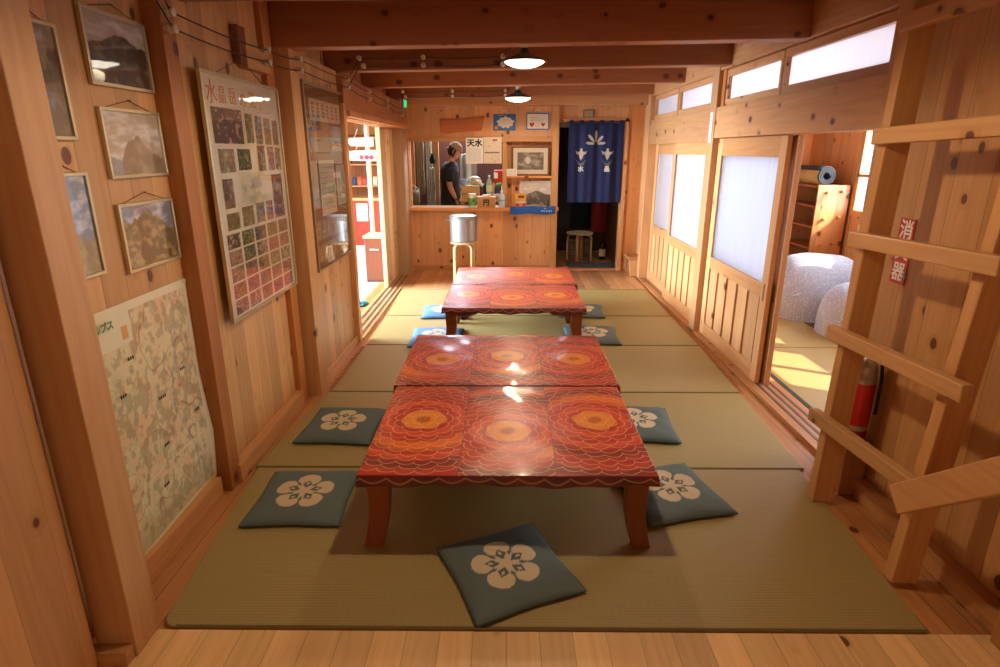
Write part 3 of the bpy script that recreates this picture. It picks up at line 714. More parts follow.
def mountain(ridge, sky, rock, light, seed, amp=.18, fog=0):
    def fn(U, V, W, H):
        R = ridge+amp*(fbm(U, U*0, 4, seed)-.5)*2+.12*np.exp(-((U-.55)/.2)**2)
        cl = fbm(U, V*2, 5, seed+9); c = A(sky)[None, None]*np.ones(U.shape+(1,)); c = mixc(c, 'ffffff', np.clip((cl-.45)*2, 0, .6))
        r = fbm(U+V*.5, V-U*.3, 9, seed+3, 5); rk = A(rock)[None, None]*np.ones(U.shape+(1,)); rk = mixc(rk, light, np.clip((r-.5)*3.5, 0, 1))
        rk = mixc(rk, sky, np.full(U.shape, fog)*np.clip(fbm(U, V, 4, seed+5)*1.6-.3, 0, 1))
        m = np.clip((R-V)*60, 0, 1)[..., None]; return c*(1-m)+rk*m
    return fn
print_m = m_col('printed_paper', .45, 0, .05, 25); photo_m = m_col('photo_print', .3, 0, .08, 60)
fr_m = plain('champagne_metal_frame', 'c8b892', .32, .75)
def framed(label, face, loc, W, H, fn, group=None, fw=.012, frm=None, glass=True, cord=True, matb=0, res=.0045, name='framed_picture', cat='framed picture', depth=.016, bm=None):
    t = thing(name, label, cat, loc, group=group, face=face); frm = frm or fr_m
    m = MB(); m.box(-W/2, W/2, 0, fw, 0, depth).box(-W/2, W/2, H-fw, H, 0, depth).box(-W/2, -W/2+fw, fw, H-fw, 0, depth).box(W/2-fw, W/2, fw, H-fw, 0, depth)
    m.build('frame', frm, t, bevel=.0012)
    MB().box(-W/2+fw*.5, W/2-fw*.5, fw*.5, H-fw*.5, .001, .006).build('backing', bm or plain('cream_mat_board', 'e2d6b8', .7), t)
    w2 = W-2*fw-2*matb; h2 = H-2*fw-2*matb
    o = image_mesh('print', fn, w2, h2, res, photo_m, t, .007); o.location = (0, fw+matb, 0)
    if glass: MB().box(-W/2+fw, W/2-fw, fw, H-fw, depth*.62, depth*.62+.001).build('glass', glassy('picture_glass', .10), t)
    if cord:
        MB().tube([(-W/2+.03, H-.004, .004), (0.01, H+.032, .003), (W/2-.03, H-.004, .004)], .0016, 5).build('hanging_cord', plain('brown_cord', '7a4a28', .8), t)
        MB().lathe([(0, 0), (.003, 0), (.003, .012), (.006, .013), (0, .016)], (.01, H+.032, 0), 8, 2).build('nail', plain('steel', '9a9a9a', .3, 1), t)
    return t
gp = 'framed mountain photographs above the map'; XW = -1.418
framed('framed photo of a dark mountain mass under pale sky, top of its column', 'L', (XW, 2.345, 1.815), .375, .25, mountain(.62, 'c8b49c', '4a3c30', '7a6a54', 5, .1), gp)
framed('framed hazy brown photo of a misty range, directly under the dark mountain one', 'L', (XW, 2.352, 1.50), .37, .245, mountain(.42, 'c8b096', '8a745c', 'b09878', 14, .3, .5), gp)
framed('framed photo of golden peaks with bluish sky, the lowest picture, right above the map', 'L', (XW, 2.350, 1.155), .365, .255, mountain(.7, '8a8c96', '7a6240', 'c8a870', 23, .3), gp)
framed('upright framed photo of a cloudy dark valley, half behind the corner post, upper one', 'L', (XW, 1.905, 1.63), .25, .345, mountain(.75, 'a08c70', '5c4838', '98805c', 31, .35, .4), gp)
framed('upright framed photo of a trail under blue sky, half behind the corner post, lower one', 'L', (XW, 1.915, 1.185), .25, .345, mountain(.38, '7c86a0', '8a7258', 'a89a7c', 47, .15), gp)

# map
t = thing('wall_map', 'large creased topographic map in green and orange taped low on the planks', 'map', (-1.418, 2.172, .075), face='L')
def mapfn(U, V, W, H):
    c = A('dcc898')[None, None]*np.ones(U.shape+(1,))
    n = fbm(U*.8, V, 3, 3, 3); n = .55*n+.45*fbm(U, V, 24, 4, 4); c = mixc(c, 'a4b07c', np.clip((n-.5)*3+(.35-U)*1.6, 0, 1)*.5)
    c = mixc(c, 'dca878', np.clip((fbm(U, V, 16, 8, 5)-.5)*4, 0, .5)); 
    r = np.abs(fbm(U*1.3, V, 6, 21, 4)-.5); c = mixc(c, 'c06a40', np.clip(1-r/.012, 0, 1)*.75)
    r = np.abs(fbm(U, V, 9, 33, 4)-.52); c = mixc(c, '7a7a48', np.clip(1-r/.010, 0, 1)*.6)
    r = np.abs(U-.76-.07*np.sin(V*9)-.04*(fbm(U*0, V, 8, 2)-.5)); c = mixc(c, '8aa0a8', np.clip(1-r/.012, 0, 1)*.7)
    r = np.abs(fbm(U, V, 3.2, 40, 3)-.5); c = mixc(c, 'a84030', np.clip(1-r/.009, 0, 1)*.8)
    f = fbm(U, V, 28, 50, 3); c = mixc(c, '5a4a2a', np.clip((f-.5)*4, 0, .35))
    c = mixc(c, 'a8b080', np.clip((.16-V)*12, 0, 1)*.35)
    edge = (U < .02) | (U > .965) | (V < .018) | (V > .965); c = np.where(edge[..., None], A('e0d2b0'), c)
    leg = (U < .44) & (V > .845); c = np.where(leg[..., None], A('ded0aa'), c)
    pt = (U > .36) & (U < .41) & (V > .865) & (V < .915); c = np.where(pt[..., None], A('d89a50'), c)
    for v0 in (.245,): c = mixc(c, 'e8dcb8', np.clip(1-np.abs(V-v0-.03*U)/.003, 0, 1)*.7)
    return c
def mw(P, U, V):
    P[..., 2] = .004+.012*np.clip((.30-V)/.3, 0, 1)*(.5+.5*np.sin(U*5+V*9))+.02*np.clip((U-.9)/.1, 0, 1)**2*np.clip(1-np.abs(V-.25)/.3, 0, 1)
    P[..., 0] += .0*U; P[..., 1] += .012*np.sin(U*PI)*(1-V); return P
image_mesh('map_sheet', mapfn, .75, .985, .0045, print_m, t, .003, mw)
for u, v, n_ in ((.02, .56, 4), (-.12, .78, 3), (-.20, .66, 3), (.20, .62, 3), (.0, .36, 3), (.26, .40, 3), (-.05, .20, 3)):
    m = MB()
    for k in range(n_): m.box(u+k*.013, u+k*.013+.009, v-.004, v+.006, .0185, .0190); m.box(u+k*.013+.002, u+k*.013+.007, v-.006, v+.008, .0185, .0190)
    m.build('place_name', ink, t)
text('北アルプス', .036, -.34, .918, .0186, plain('map_green', '5a8a40', .6), t, 'map_title', bold=.0015)
m = MB()
for u, v in ((-.37, .975), (.37, .975), (.37, .23)): m.box(u-.02, u+.02, v-.008, v+.008, .0035, .006)
m.build('tape', plain('pale_tape', 'd8c8a0', .4), t)

# flower poster in a frame
t = thing('flower_poster', 'tall framed poster of many flower photographs with an orange hand-lettered title', 'poster', (-1.340, 3.222, .785), face='L'); t.scale = (.975, .975, 1)
W, H = .945, 1.185
m = MB(); fw = .013
m.box(-W/2, W/2, 0, fw, 0, .018).box(-W/2, W/2, H-fw, H, 0, .018).box(-W/2, -W/2+fw, fw, H-fw, 0, .018).box(W/2-fw, W/2, fw, H-fw, 0, .018); m.build('frame', fr_m, t, bevel=.0015)
MB().box(-W/2+fw*.6, W/2-fw*.6, fw*.6, H-fw*.6, .001, .006).build('poster_sheet', plain('cream_poster', 'dfcfb0', .6), t)
cells = [(.08, .13, .43, .27), (.47, .14, .57, .265), (.60, .145, .70, .27), (.73, .15, .83, .27), (.86, .155, .95, .27),
 (.10, .29, .28, .385), (.32, .29, .49, .38), (.59, .275, .70, .39), (.74, .28, .84, .39), (.86, .285, .95, .39), (.10, .41, .22, .53), (.76, .41, .93, .62), (.10, .55, .25, .62), (.29, .535, .44, .62), (.48, .53, .60, .62), (.63, .53, .73, .62)]
for r_ in range(5):
    for c_ in range(5): cells.append((.07+c_*.18, .635+r_*.0705, .07+c_*.18+.155, .635+r_*.0705+.062))
pal = ['6a4a34', '6e7048', '9a7050', '8a6a3c', '7c5c4c', '5a6038', 'a05850', '56603e', '8c7a50', '745040', '4e5a50', '96603c']
for i, (a, b, c_, d) in enumerate(cells):
    k1 = A(pal[(i*5+i//4) % 12]); k2 = A(['d8a898', 'c8c088', 'e0d0b0', 'b8a060', 'c89090', '9ab070', 'd0a860'][i % 7]); s_ = 60+i
    if i >= 31: k1 = A('8a4c40')
    def fl(U, V, W_, H_, k1=k1, k2=k2, s_=s_):
        n = fbm(U, V, 5, s_, 3); sp = fbm(U, V, 11, s_+5, 2); c = k1[None, None]*(0.55+n[..., None]*.9)
        mk = np.clip((sp-.60)*9, 0, 1)[..., None]*.8; return c*(1-mk)+k2*mk
    o = image_mesh('flower_photo', fl, (c_-a)*W, (d-b)*H, .006, photo_m, t, .0075); o.location = ((a+c_)/2*W-W/2, H-d*H, 0)
def wc(U, V, W_, H_):
    c = A('dccbaa')[None, None]*np.ones(U.shape+(1,)); e = np.clip(1.1-((U-.5)**2+(V-.5)**2)*4, 0, 1)
    c = mixc(c, '98a070', np.clip((fbm(U, V, 4, 5)-.42)*4, 0, .7)*e); c = mixc(c, '8a98a0', np.clip((fbm(U, V, 5, 15)-.5)*5, 0, .7)*e*(V > .5))
    r = np.abs(V-.55-.25*np.abs(((U*4) % 1)-.5)); return mixc(c, '6a5a48', np.clip(1-r/.02, 0, 1)*.7*e)
o = image_mesh('watercolour_map', wc, .36*W, .16*H, .006, print_m, t, .0072); o.location = (.49*W-W/2, H-.55*H, 0)
om = plain('orange_lettering', 'd88840', .6)
for i, (ch, u, v, s_) in enumerate((('水', .05, .880, .115), ('晶', .18, .885, .088), ('岳', .30, .885, .09), ('の', .43, .88, .085), ('花', .55, .885, .092), ('!', .70, .875, .10))):
    text(ch, s_, u*W-W/2, v*H+.01, .0075, om, t, 'title_lettering', bold=.0)
MB().box(-W/2+fw, W/2-fw, fw, H-fw, .0125, .0135).build('glass', glassy('poster_glass', .16), t)
MB().tube([(-.30, H-.004, .004), (.02, H+.10, .003), (.30, H-.004, .004)], .002, 5).build('hanging_cord', plain('brown_cord', '7a4a28', .8), t)

# brown notice board; some sheets and blue shapes imitate reflections of the counter
t = thing('notice_board', 'tall glazed brown board with a paper banner and pale lettering at its foot', 'notice board', (-1.303, 4.50, .79), face='L')
W, H = 1.0, 1.235
m = MB(); m.box(-W/2, W/2, 0, .016, 0, .028).box(-W/2, W/2, H-.016, H, 0, .028).box(-W/2, -W/2+.016, .016, H-.016, 0, .028).box(W/2-.016, W/2, .016, H-.016, 0, .028); m.build('frame', plain('bronze_frame', 'a08a68', .35, .6), t, bevel=.002)
MB().box(-W/2+.01, W/2-.01, .01, H-.01, .001, .008).build('brown_panel', m_fabric('brown_burlap', '7c5634', 250), t)
q = MB(); cP = A('cdb894'); 
q.box(-.36, .38, 1.0, 1.14, .009, .011, cP)
for k in range(6): 
    for j in range(4): q.box(-.31+k*.115, -.27+k*.115, 1.025+j*.025, 1.040+j*.025, .0112, .0116, A('5a3a40'))
q.box(-.44, -.24, .80, .97, .009, .010, A('9a7850')).box(.08, .42, .80, .98, .009, .010, A('8898a0')).box(.08, .17, .80, .98, .0102, .0106, A('3c6a94')).box(.10, .24, .81, .86, .0108, .0112, A('c88838')).box(.27, .40, .81, .86, .0108, .0112, A('c88838'))
q.box(-.26, .12, .36, .74, .009, .010, A('c4b8a0')).box(-.44, -.30, .42, .74, .009, .010, A('a89c88')).box(.16, .44, .40, .70, .009, .010, A('b4a890'))
for r_, (v0, v1) in enumerate(((.20, .34), (.05, .17))):
    q.box(-.44, .44, v0, v1, .009, .010, A('8a6440'))
    rs = random.Random(r_+2)
    for k in range(7):
        u0 = -.42+k*.122
        for _ in range(5):
            if rs.random() < .5: a = v0+.015+rs.random()*(v1-v0-.04); q.box(u0, u0+.09*rs.uniform(.5, 1), a, a+.008, .0102, .0106, A('c8a880'))
            else: a = u0+rs.random()*.08; q.box(a, a+.008, v0+.012, v1-.015, .0102, .0106, A('c8a880'))
for k in range(9): q.box(-.23, .09, .40+k*.036, .404+k*.036, .0102, .0105, A('8a7a66'))
q.build('notices', print_m, t)  # print includes painted reflections of the counter's posters and blue signs
qb = MB(); pts = [(.055*math.cos(a)*(.8 if i % 2 else 1)-.36, .09*math.sin(a)+.885) for i, a in enumerate([k*PI/6 for k in range(12)])]
qb.prism(pts, lambda u, v, h: (u, v, h), .0102, .0108); qb.build('blue_emblem', plain('emblem_blue', '3a6090', .5), t)
MB().box(-W/2+.016, W/2-.016, .016, H-.016, .019, .020).build('glass', glassy('poster_glass', .16), t)

# ------------------------------------------------------------ ladder and what hangs behind it
lw = wood('ladder_wood', 'cc965c', 2, None, .1, .38, .5); lwy = wood('ladder_wood_y', 'd6a068', 1, None, .1, .38, .7)
t = thing('wooden_ladder', 'wooden ladder with five nailed rungs standing before the plank wall', 'ladder', (1.51, 2.2, .005))
for nm_, a, b in (('rail', (0, .275, 0), (.03, .24, 2.42)), ('rail', (.03, -.275, 0), (.09, -.37, 2.42))):
    MB().bar(a, b, .052, .098, up=(1, 0, 0)).build('rail', lw, t, bevel=.004)
for z, ya, yb in ((.425, -.33, .345), (.835, -.44, .325), (1.25, -.45, .30), (1.655, -.37, .27), (2.05, -.40, .235)):
    o = -.055+.018*z; MB().bar((o-.018+.03, ya, z+.012), (o-.018, yb, z-.01), .042, .062, up=(0, 0, 1)).build('rung', lwy, t, bevel=.005)
t = thing('slanted_handrail', 'slanted pine rail rising from the foot of the ladder out of sight', 'handrail', (1.455, 1.85, -.003))
MB().bar((-.01, .055, .375), (.03, -.62, .965), .035, .105, up=(0, 0, 1)).build('rail', wood('rail_wood', 'd8a068', 1, None, .1, .4, .2), t, bevel=.005)
MB().box(-.0, .07, -.70, -.63, 0, 1.06).build('newel_post', lw, t, bevel=.005)
t = thing('extinguisher_sign', 'narrow upright red sign with white characters on the wall behind the ladder', 'sign', (1.757, 2.61, 1.03), face='R')
MB().box(-.05, .05, 0, .285, 0, .003).build('sign_plate', plain('sign_red', 'b01c1c', .35, 0, .4), t)
for i, ch in enumerate('消火器'): text(ch, .088, 0, .205-i*.092, .0034, white_ink, t, 'lettering', 'CENTER', bold=.0015)
for v in (.275, .01): pass
t = thing('fire_extinguisher', 'red-labelled fire extinguisher standing in the corner behind the ladder', 'fire extinguisher', (1.688, 2.60, .0))
MB().box(-.055, .055, -.06, .06, -.014, .27).build('stand', wood('stand_wood', 'b87c46', 2, None, .1, .4, .5), t, bevel=.004)
MB().lathe([(.0, .27), (.048, .27), (.055, .28), (.055, .34), (.055, .60), (.050, .64), (.034, .67), (.018, .685), (.018, .70), (0, .70)], n=28).build('cylinder_body', plain('pale_steel_body', 'b8a890', .35, .3), t, smooth=True)
MB().lathe([(.0, .2695), (.049, .2695), (.0562, .279), (.0562, .325), (.0552, .326)], n=28).build('base_ring', plain('ext_dark_red', '8c1c18', .35), t, smooth=True)
MB().lathe([(.0556, .35), (.0562, .352), (.0562, .56), (.0556, .562)], n=28).build('label_sleeve', plain('ext_red', 'c42018', .35, 0, .3), t, smooth=True)
MB().box(-.0605, -.0562, -.012, .008, .455, .475).build('white_symbol', white_ink, t)
MB().lathe([(0, .70), (.014, .70), (.014, .735), (0, .735)], n=14).build('valve', brass, t)
m = MB(); m.bar((-.02, .01, .735), (.0, -.075, .765), .018, .006).bar((-.02, .01, .725), (-.0, -.07, .715), .018, .005); m.build('lever', plain('dark_green_lever', '2e5a48', .4), t)
MB().lathe([(.013, -.002), (.017, .0), (.013, .002), (.013, -.002)], (-.03, .0, .742), 12, 0).build('pull_ring', plain('yellow_ring', 'e0b020', .4), t)
MB().tube([(0.0, -.01, .715), (.03, -.055, .70), (.045, -.06, .6), (.045, -.062, .42)], .008, 8).build('hose', blk, t, smooth=True)
t = thing('paper_strip', 'small white paper strip with faint writing on the post between door bays', 'notice', (1.734, 5.29, 1.66), face='R')
MB().box(-.028, .028, 0, .24, 0, .001).build('strip', plain('white_paper', 'e6e2da', .6), t)
m = MB()
for k in range(7): m.box(-.010, .012, .025+k*.029, .040+k*.029, .001, .0014)
m.build('faint_writing', plain('grey_ink', '7a7a86', .6), t)

# ------------------------------------------------------------ back wall items
def loop(t, u, v, r=.035):
    MB().tube([(u+r*1.0*math.cos(a), v+r*1.1*math.sin(a), .006) for a in [PI*k/10 for k in range(11)]], .003, 5).build('hanging_loop', plain('white_cord', 'd8d0c0', .7), t)
t = thing('carved_plank', 'rough carved wooden plank with a ring of small marks above the serving window', 'sign board', (-.555, YB-.002, 1.80), face='B')
pl = [(-.28, .015), (-.20, .0), (-.05, .018), (.10, .030), (.24, .038), (.255, .11), (.285, .215), (.18, .20), (.02, .182), (-.12, .175), (-.27, .180), (-.285, .10)]
MB().prism(pl, lambda u, v, h: (u, v, h), 0, .022).build('plank', wood('carved_board', 'b0622e', 0, None, .1, .5, .3), t, bevel=.003)
m = MB()
for k in range(8): a = k*PI/4; m.box(.0+.055*math.cos(a)-.006, .055*math.cos(a)+.006, .105+.05*math.sin(a)-.004, .105+.05*math.sin(a)+.004, .0215, .0225)
for k in range(4): a = k*PI/2+.4; m.box(.03*math.cos(a)-.004, .03*math.cos(a)+.004, .105+.028*math.sin(a)-.004, .105+.028*math.sin(a)+.004, .0215, .0225)
m.build('carved_marks', plain('carved_dark', '7a4420', .7), t)
for nme, lb, u, W_, z0, H_ in (('a', 'blue framed notice with a white cloud shape and orange spot, hung above the window', -.01, .29, 1.84, .20), ('b', 'blue edged cream card with two red hearts, hung above the niche', .418, .295, 1.85, .205)):
    t = thing('hanging_notice', lb, 'notice', (u, YB-.004, z0), face='B', group='blue edged notices hung over the counter')
    MB().box(-W_/2, W_/2, 0, H_, 0, .012).build('blue_board', plain('notice_blue', '2a6aa8' if nme == 'a' else '4a7890', .45), t, bevel=.002); loop(t, 0, H_)
    if nme == 'a':
        pts = [((.105+.012*math.sin(a*7))*math.cos(a)+.012, (.066+.010*math.sin(a*9))*math.sin(a)+.10) for a in [2*PI*k/48 for k in range(48)]]
        MB().prism(pts, lambda u, v, h: (u, v, h), .012, .0135).build('white_cloud', plain('cream_paper', 'e4d8c0', .6), t)
        MB().lathe([(0, .012), (.024, .012), (.024, .014), (0, .014)], (-.105, .035, 0), 14).build('orange_spot', plain('orange_spot', 'e08830', .5), t)
        m = MB()
        for k in range(5): m.box(-.06, .085, .065+k*.018, .068+k*.018, .0135, .0138)
        m.box(-.08, .04, .178, .190, .012, .0126); m.build('faint_writing', plain('brown_ink', 'a89878', .6), t)
    else:
        MB().box(-W_/2+.014, W_/2-.014, .014, H_-.014, .012, .0132).build('cream_card', plain('cream_paper', 'dcc8a0', .6), t)
        for uu in (-.075, .07):
            s_ = .030 if uu < 0 else .024
            pts = [(uu+s_*1.05*math.sin(a)**3, .062+s_*(13*math.cos(a)-5*math.cos(2*a)-2*math.cos(3*a)-math.cos(4*a))/14) for a in [2*PI*k/28 for k in range(28)]]
            MB().prism(pts, lambda u, v, h: (u, v, h), .0132, .0145).build('red_heart', plain('heart_red', 'c03a28', .5), t)
        m = MB(); m.box(-.10, .0, .15, .155, .0132, .0136).box(-.10, .10, .13, .134, .0132, .0136).box(-.10, .06, .112, .116, .0132, .0136).box(-.02, .02, .04, .044, .0132, .0136); m.build('faint_writing', plain('brown_ink', 'a89878', .6), t)
# window posters
t = thing('menu_poster', 'white paper sheet headed with two big black characters in the serving window', 'poster', (-.40, YB-.03, 1.43), face='B')
MB().box(-.112, .112, 0, .32, 0, .0015).build('sheet', plain('white_paper', 'e6e2da', .6), t)
text('天水', .098, -.098, .222, .0018, ink, t, 'heading', bold=.004, spacing=1.05)
m = MB(); rs = random.Random(4)
for k in range(7):
    u = -.095
    while u < .08: L = rs.uniform(.006, .02); m.box(u, u+L, .03+k*.025, .036+k*.025, .0015, .0018); u += L+.006
m.build('small_writing', plain('grey_purple_ink', '8a7a80', .6), t)
t = thing('diagram_poster', 'pale sheet with a black header bar and red mark in the serving window', 'poster', (-.165, YB-.03, 1.43), face='B')
MB().box(-.118, .118, .0, .33, 0, .0015).build('sheet', plain('beige_paper', 'dcccb4', .6), t)
m = MB()
for k in range(12): m.box(-.105+k*.0165, -.093+k*.0165, .128, .146, .0015, .0018)
m.build('header_lettering', ink, t)
MB().box(.0, .06, .283, .303, .0015, .0018).build('red_mark', red_ink, t)
m = MB(); rs = random.Random(9)
for k in range(34): u, v = rs.uniform(-.10, .09), rs.choice([rs.uniform(.02, .11), rs.uniform(.17, .30)]); m.bar((u, v, .0017), (u+rs.uniform(-.03, .03), v+rs.uniform(-.02, .02)+.001, .0017), .0025, .0006)
m.build('sketch_lines', plain('brown_ink2', '8a6a50', .6), t)
# niche
brf = wood('brown_frame', '7c4a28', 0, None, .1, .35, .1)
def bw(U, V, W, H):
    n = fbm(U, V, 6, 77, 5); c = A('6a5a4a')[None, None]*np.ones(U.shape+(1,)); c = mixc(c, 'c8b8a0', np.clip((n-.45)*4, 0, 1)*.8)
    d = np.clip(1-((U-.4)/.13)**2-((V-.55)/.25)**2, 0, 1)**.5; c = mixc(c, 'e8dcc8', d); return mixc(c, '3a3028', np.clip((.3-V)*3, 0, .6))
framed('brown framed greyish mountain photo with wide cream mount on the niche shelf', 'B', (.335, YB+.05, 1.272), .50, .375, bw, fw=.022, frm=brf, cord=False, matb=.055, res=.006, depth=.02)
t = framed('unframed black and white peak photo standing low in the niche behind the snack pack', 'B', (.41, YB+.09, .872), .43, .33, mountain(.45, 'd8d0c4', '6a625c', 'a8a098', 91, .14), fw=.012, frm=plain('white_border', 'e0dcd4', .5), glass=False, cord=False, res=.006, depth=.008, name='mountain_photo', cat='photograph')
t = thing('name_card', 'small white card with rows of faint dots at the left end of the niche shelf', 'card', (.085, YB+.0, 1.272), face='B')
MB().box(-.075, .075, 0, .09, 0, .004).build('card', plain('white_paper', 'e6e2da', .6), t)
m = MB()
for k in range(4):
    for j in range(7): m.box(-.055+j*.017, -.046+j*.017, .018+k*.018, .023+k*.018, .004, .0045)
m.build('dots', plain('grey_ink', '7a7a86', .6), t)
t = thing('snack_pack', 'yellow and red snack packet standing on the ledge in the niche', 'snack packet', (.205, YB-.01, .871))
m = MB(); P = []
for v, d in ((0, .020), (.01, .032), (.08, .036), (.145, .026), (.165, .003), (.175, .002)): P.append([(-.075, -d, v), (0, -d*1.25, v), (.075, -d, v), (.075, d, v), (0, d*1.25, v), (-.075, d, v)])
m.grid(P, closed_v=True); m.face(P[0][::-1]); m.face(P[-1]); m.build('packet', plain('packet_pink', 'd89a78', .3), t, bevel=.003)
m = MB().box(-.072, .072, -.0475, -.046, .105, .165, A('e0b428')).box(-.065, -.02, -.0485, -.0475, .01, .045, A('b83828')).box(.03, .068, -.0485, -.0475, .015, .05, A('c84030')).box(-.03, .05, -.0485, -.0475, .118, .15, A('6a3020')).box(-.06, .06, -.0485, -.0475, .055, .07, A('e8dcc0'))
m.build('packet_print', print_m, t)
t = MB(); 
for k in range(9):
    a = k*.7; t.lathe([(0, 0), (.018, .004), (.022, .016), (.014, .03), (0, .034)], (.36+.014*k*1.0-.02*math.sin(a), 8.10+.02*math.cos(a), .871), 8, col=A('b8ac98'))
tag(t.build('pebble_wreath', plain('pebbles', 'b0a490', .7, 0, 0, .5, 60), smooth=True), 'low pale cluster of pebbles and shells before the peak photo', 'ornament')
t = thing('bird_figurine', 'tiny dark and gold bird figurine at the right end of the niche ledge', 'figurine', (.575, 8.09, .871))
MB().lathe([(0, 0), (.02, 0), (.026, .02), (.02, .045), (.010, .056), (.016, .07), (.010, .085), (0, .088)], n=12).build('body', plain('dark_bronze', '4a3a28', .4, .4), t, smooth=True)
m = MB(); m.bar((0, 0, .07), (-.03, 0, .064), .008, .006).bar((.01, 0, .03), (.045, 0, .05), .02, .006); m.build('beak_and_tail', plain('gold_paint', 'c8a050', .4), t)
t = thing('blue_banner', 'long blue cloth banner with white characters draped on the ledge front', 'banner', (.365, YB-.118, .785))
P = [[(-.30+.6*i/30, -.006-.004*math.sin(i*.9)-.004*math.sin(j*1.3+i*.3), .10*j/6-.006*math.sin(i*.35)) for j in range(7)] for i in range(31)]
m = MB().grid(P); o = m.build('cloth', m_fabric('banner_blue', '1f5a9c', 400), t, smooth=True); s_ = o.modifiers.new('s', 'SOLIDIFY'); s_.thickness = .003
m = MB(); rs = random.Random(5)
for k in range(7):
    u = .11+k*.022; m.box(u, u+.015, -.0175, -.0165, .040, .044).box(u+.006, u+.009, -.0175, -.0165, .028, .055)
    if k % 2: m.box(u+.001, u+.004, -.0175, -.0165, .03, .05)
m.box(.155, .175, -.0175, -.0165, .07, .076); m.build('white_lettering', white_ink, t)
# things on the ledge
t = thing('canister', 'green and white printed canister on the serving ledge', 'canister', (-.440, 8.03, .871))
MB().lathe([(0, 0), (.052, 0), (.053, .005), (.053, .155), (.05, .158), (0, .158)], n=28).build('can_body', plain('can_white', 'e0e4d8', .35, 0, .2), t, smooth=False)
MB().lathe([(.0535, .02), (.0542, .022), (.0542, .12), (.0535, .122)], n=28).build('green_label', plain('can_green', '5ca854', .4), t, smooth=True)
MB().lathe([(0, .158), (.0545, .158), (.0545, .172), (.05, .175), (0, .175)], n=28).build('lid', plain('lid_white', 'e8e8e0', .35), t)
m = MB().box(.005, .035, -.0575, -.0500, .07, .10).box(-.03, -.005, -.0565, -.050, .04, .055); m.build('label_print', plain('label_dark', '6a4a40', .5), t)
t = thing('money_box', 'small wooden box with a dark character on its front on the ledge', 'wooden box', (-.250, 8.04, .871))
bx = wood('box_wood', 'd09a62', 0, None, .1, .4, .1)
MB().box(-.12, .12, -.07, .07, 0, .125).build('box_body', bx, t, bevel=.003); MB().box(-.126, .126, -.075, .075, .125, .138).build('lid', bx, t, bevel=.003)
MB().box(-.045, .055, -.05, .05, .138, .160).build('paper_stack', plain('paper_stack', 'd8b890', .6), t)
o = text('円', .085, 0, .035, 0, ink, t, 'lettering', 'CENTER', bold=.004, warp=lambda p: Vector((p.x, -.0712-p.z, p.y)))
t = thing('spray_bottle', 'translucent pale blue squeeze bottle at the right end of the window', 'bottle', (-.045, 8.03, .871))
MB().lathe([(0, 0), (.042, 0), (.044, .006), (.044, .13), (.038, .155), (.018, .175), (.016, .19), (0, .19)], n=20).build('bottle_body', plain('pale_blue_plastic', 'b8cce4', .3), t, smooth=True)
MB().lathe([(0, .19), (.018, .19), (.018, .21), (.010, .215), (.006, .25), (.003, .275), (0, .275)], n=16).build('nozzle', plain('cap_white', 'e6eaf0', .35), t, smooth=True)
MB().lathe([(.0442, .085), (.0448, .086), (.0448, .10), (.0442, .101)], n=20).build('green_mark', plain('mark_green', '6ab048', .4), t)

# ------------------------------------------------------------ stools and pot
sw_ = wood('birch', 'd8b078', 2, None, .1, .35, .05)
def stool(label, x, y, z, h, r, rz, group):
    t = thing('round_stool', label, 'stool', (x, y, z), rz, group)
    MB().lathe([(0, h-.026), (r-.006, h-.026), (r, h-.02), (r, h-.006), (r-.006, h), (0, h)], n=36).build('seat', wood('stool_seat', 'cdb080', 0, None, .1, .4, .05), t, smooth=False)
    for k in range(4):
        a = k*PI/2+PI/4; c_, s_ = math.cos(a), math.sin(a); q = []
        for f in range(7): b = f/6*PI/2; q.append((r*.97-.055*(1-math.cos(PI/2-b))*0-.055+.055*math.sin(PI/2-b), h-.04-.055+.055*math.cos(PI/2-b)))
        path = [(r*.45, h-.040)]+[(r*.90-.05+.05*math.sin(f/6*PI/2), h-.040-.05+.05*math.cos(f/6*PI/2)) for f in range(7)]+[(r*.92, .0)]
        P = []; 
        for i, (pr, pz_) in enumerate(path):
            p0 = path[max(i-1, 0)]; p1 = path[min(i+1, len(path)-1)]; dx, dz = p1[0]-p0[0], p1[1]-p0[1]; L = math.hypot(dx, dz); nx_, nz_ = -dz/L, dx/L
            P.append([(c_*(pr+nx_*e)-s_*w_, s_*(pr+nx_*e)+c_*w_, pz_+nz_*e) for e, w_ in ((-.012, -.022), (.012, -.022), (.012, .022), (-.012, .022))])
        m = MB().grid(P, closed_v=True); m.face(P[0][::-1]); m.face(P[-1]); m.build('leg', sw_, t, bevel=.003)
    return t
stool('pale bentwood stool carrying the metal pot before the counter', -.505, 7.26, .005, .525, .168, .0, 'bentwood stools')
stool('bentwood stool behind the navy curtain, next to the dark doormat', 1.13, 8.98, -.015, .43, .20, .5, 'bentwood stools')
t = thing('stock_pot', 'tall dented metal pot with two side handles on the stool', 'pot', (-.505, 7.26, .531)); t.scale = (1.07, 1.07, 1.0); al = plain('brushed_aluminium', '9c9894', .4, .7)
MB().lathe([(0, 0), (.145, 0), (.154, .012), (.156, .26), (.161, .288), (.164, .291), (.158, .298), (0, .298)], n=40).build('pot_body', al, t, smooth=False, bevel=.002)
MB().lathe([(0, .298), (.162, .298), (.162, .305), (.13, .314), (.02, .322), (0, .322)], n=40).build('lid', al, t, smooth=True)
for s_ in (-1, 1): MB().tube([(s_*.154, -.035, .25), (s_*.20, -.03, .255), (s_*.20, .03, .255), (s_*.154, .035, .25)], .006, 8).build('handle', plain('steel_handle', 'a8a49c', .3, .9), t)
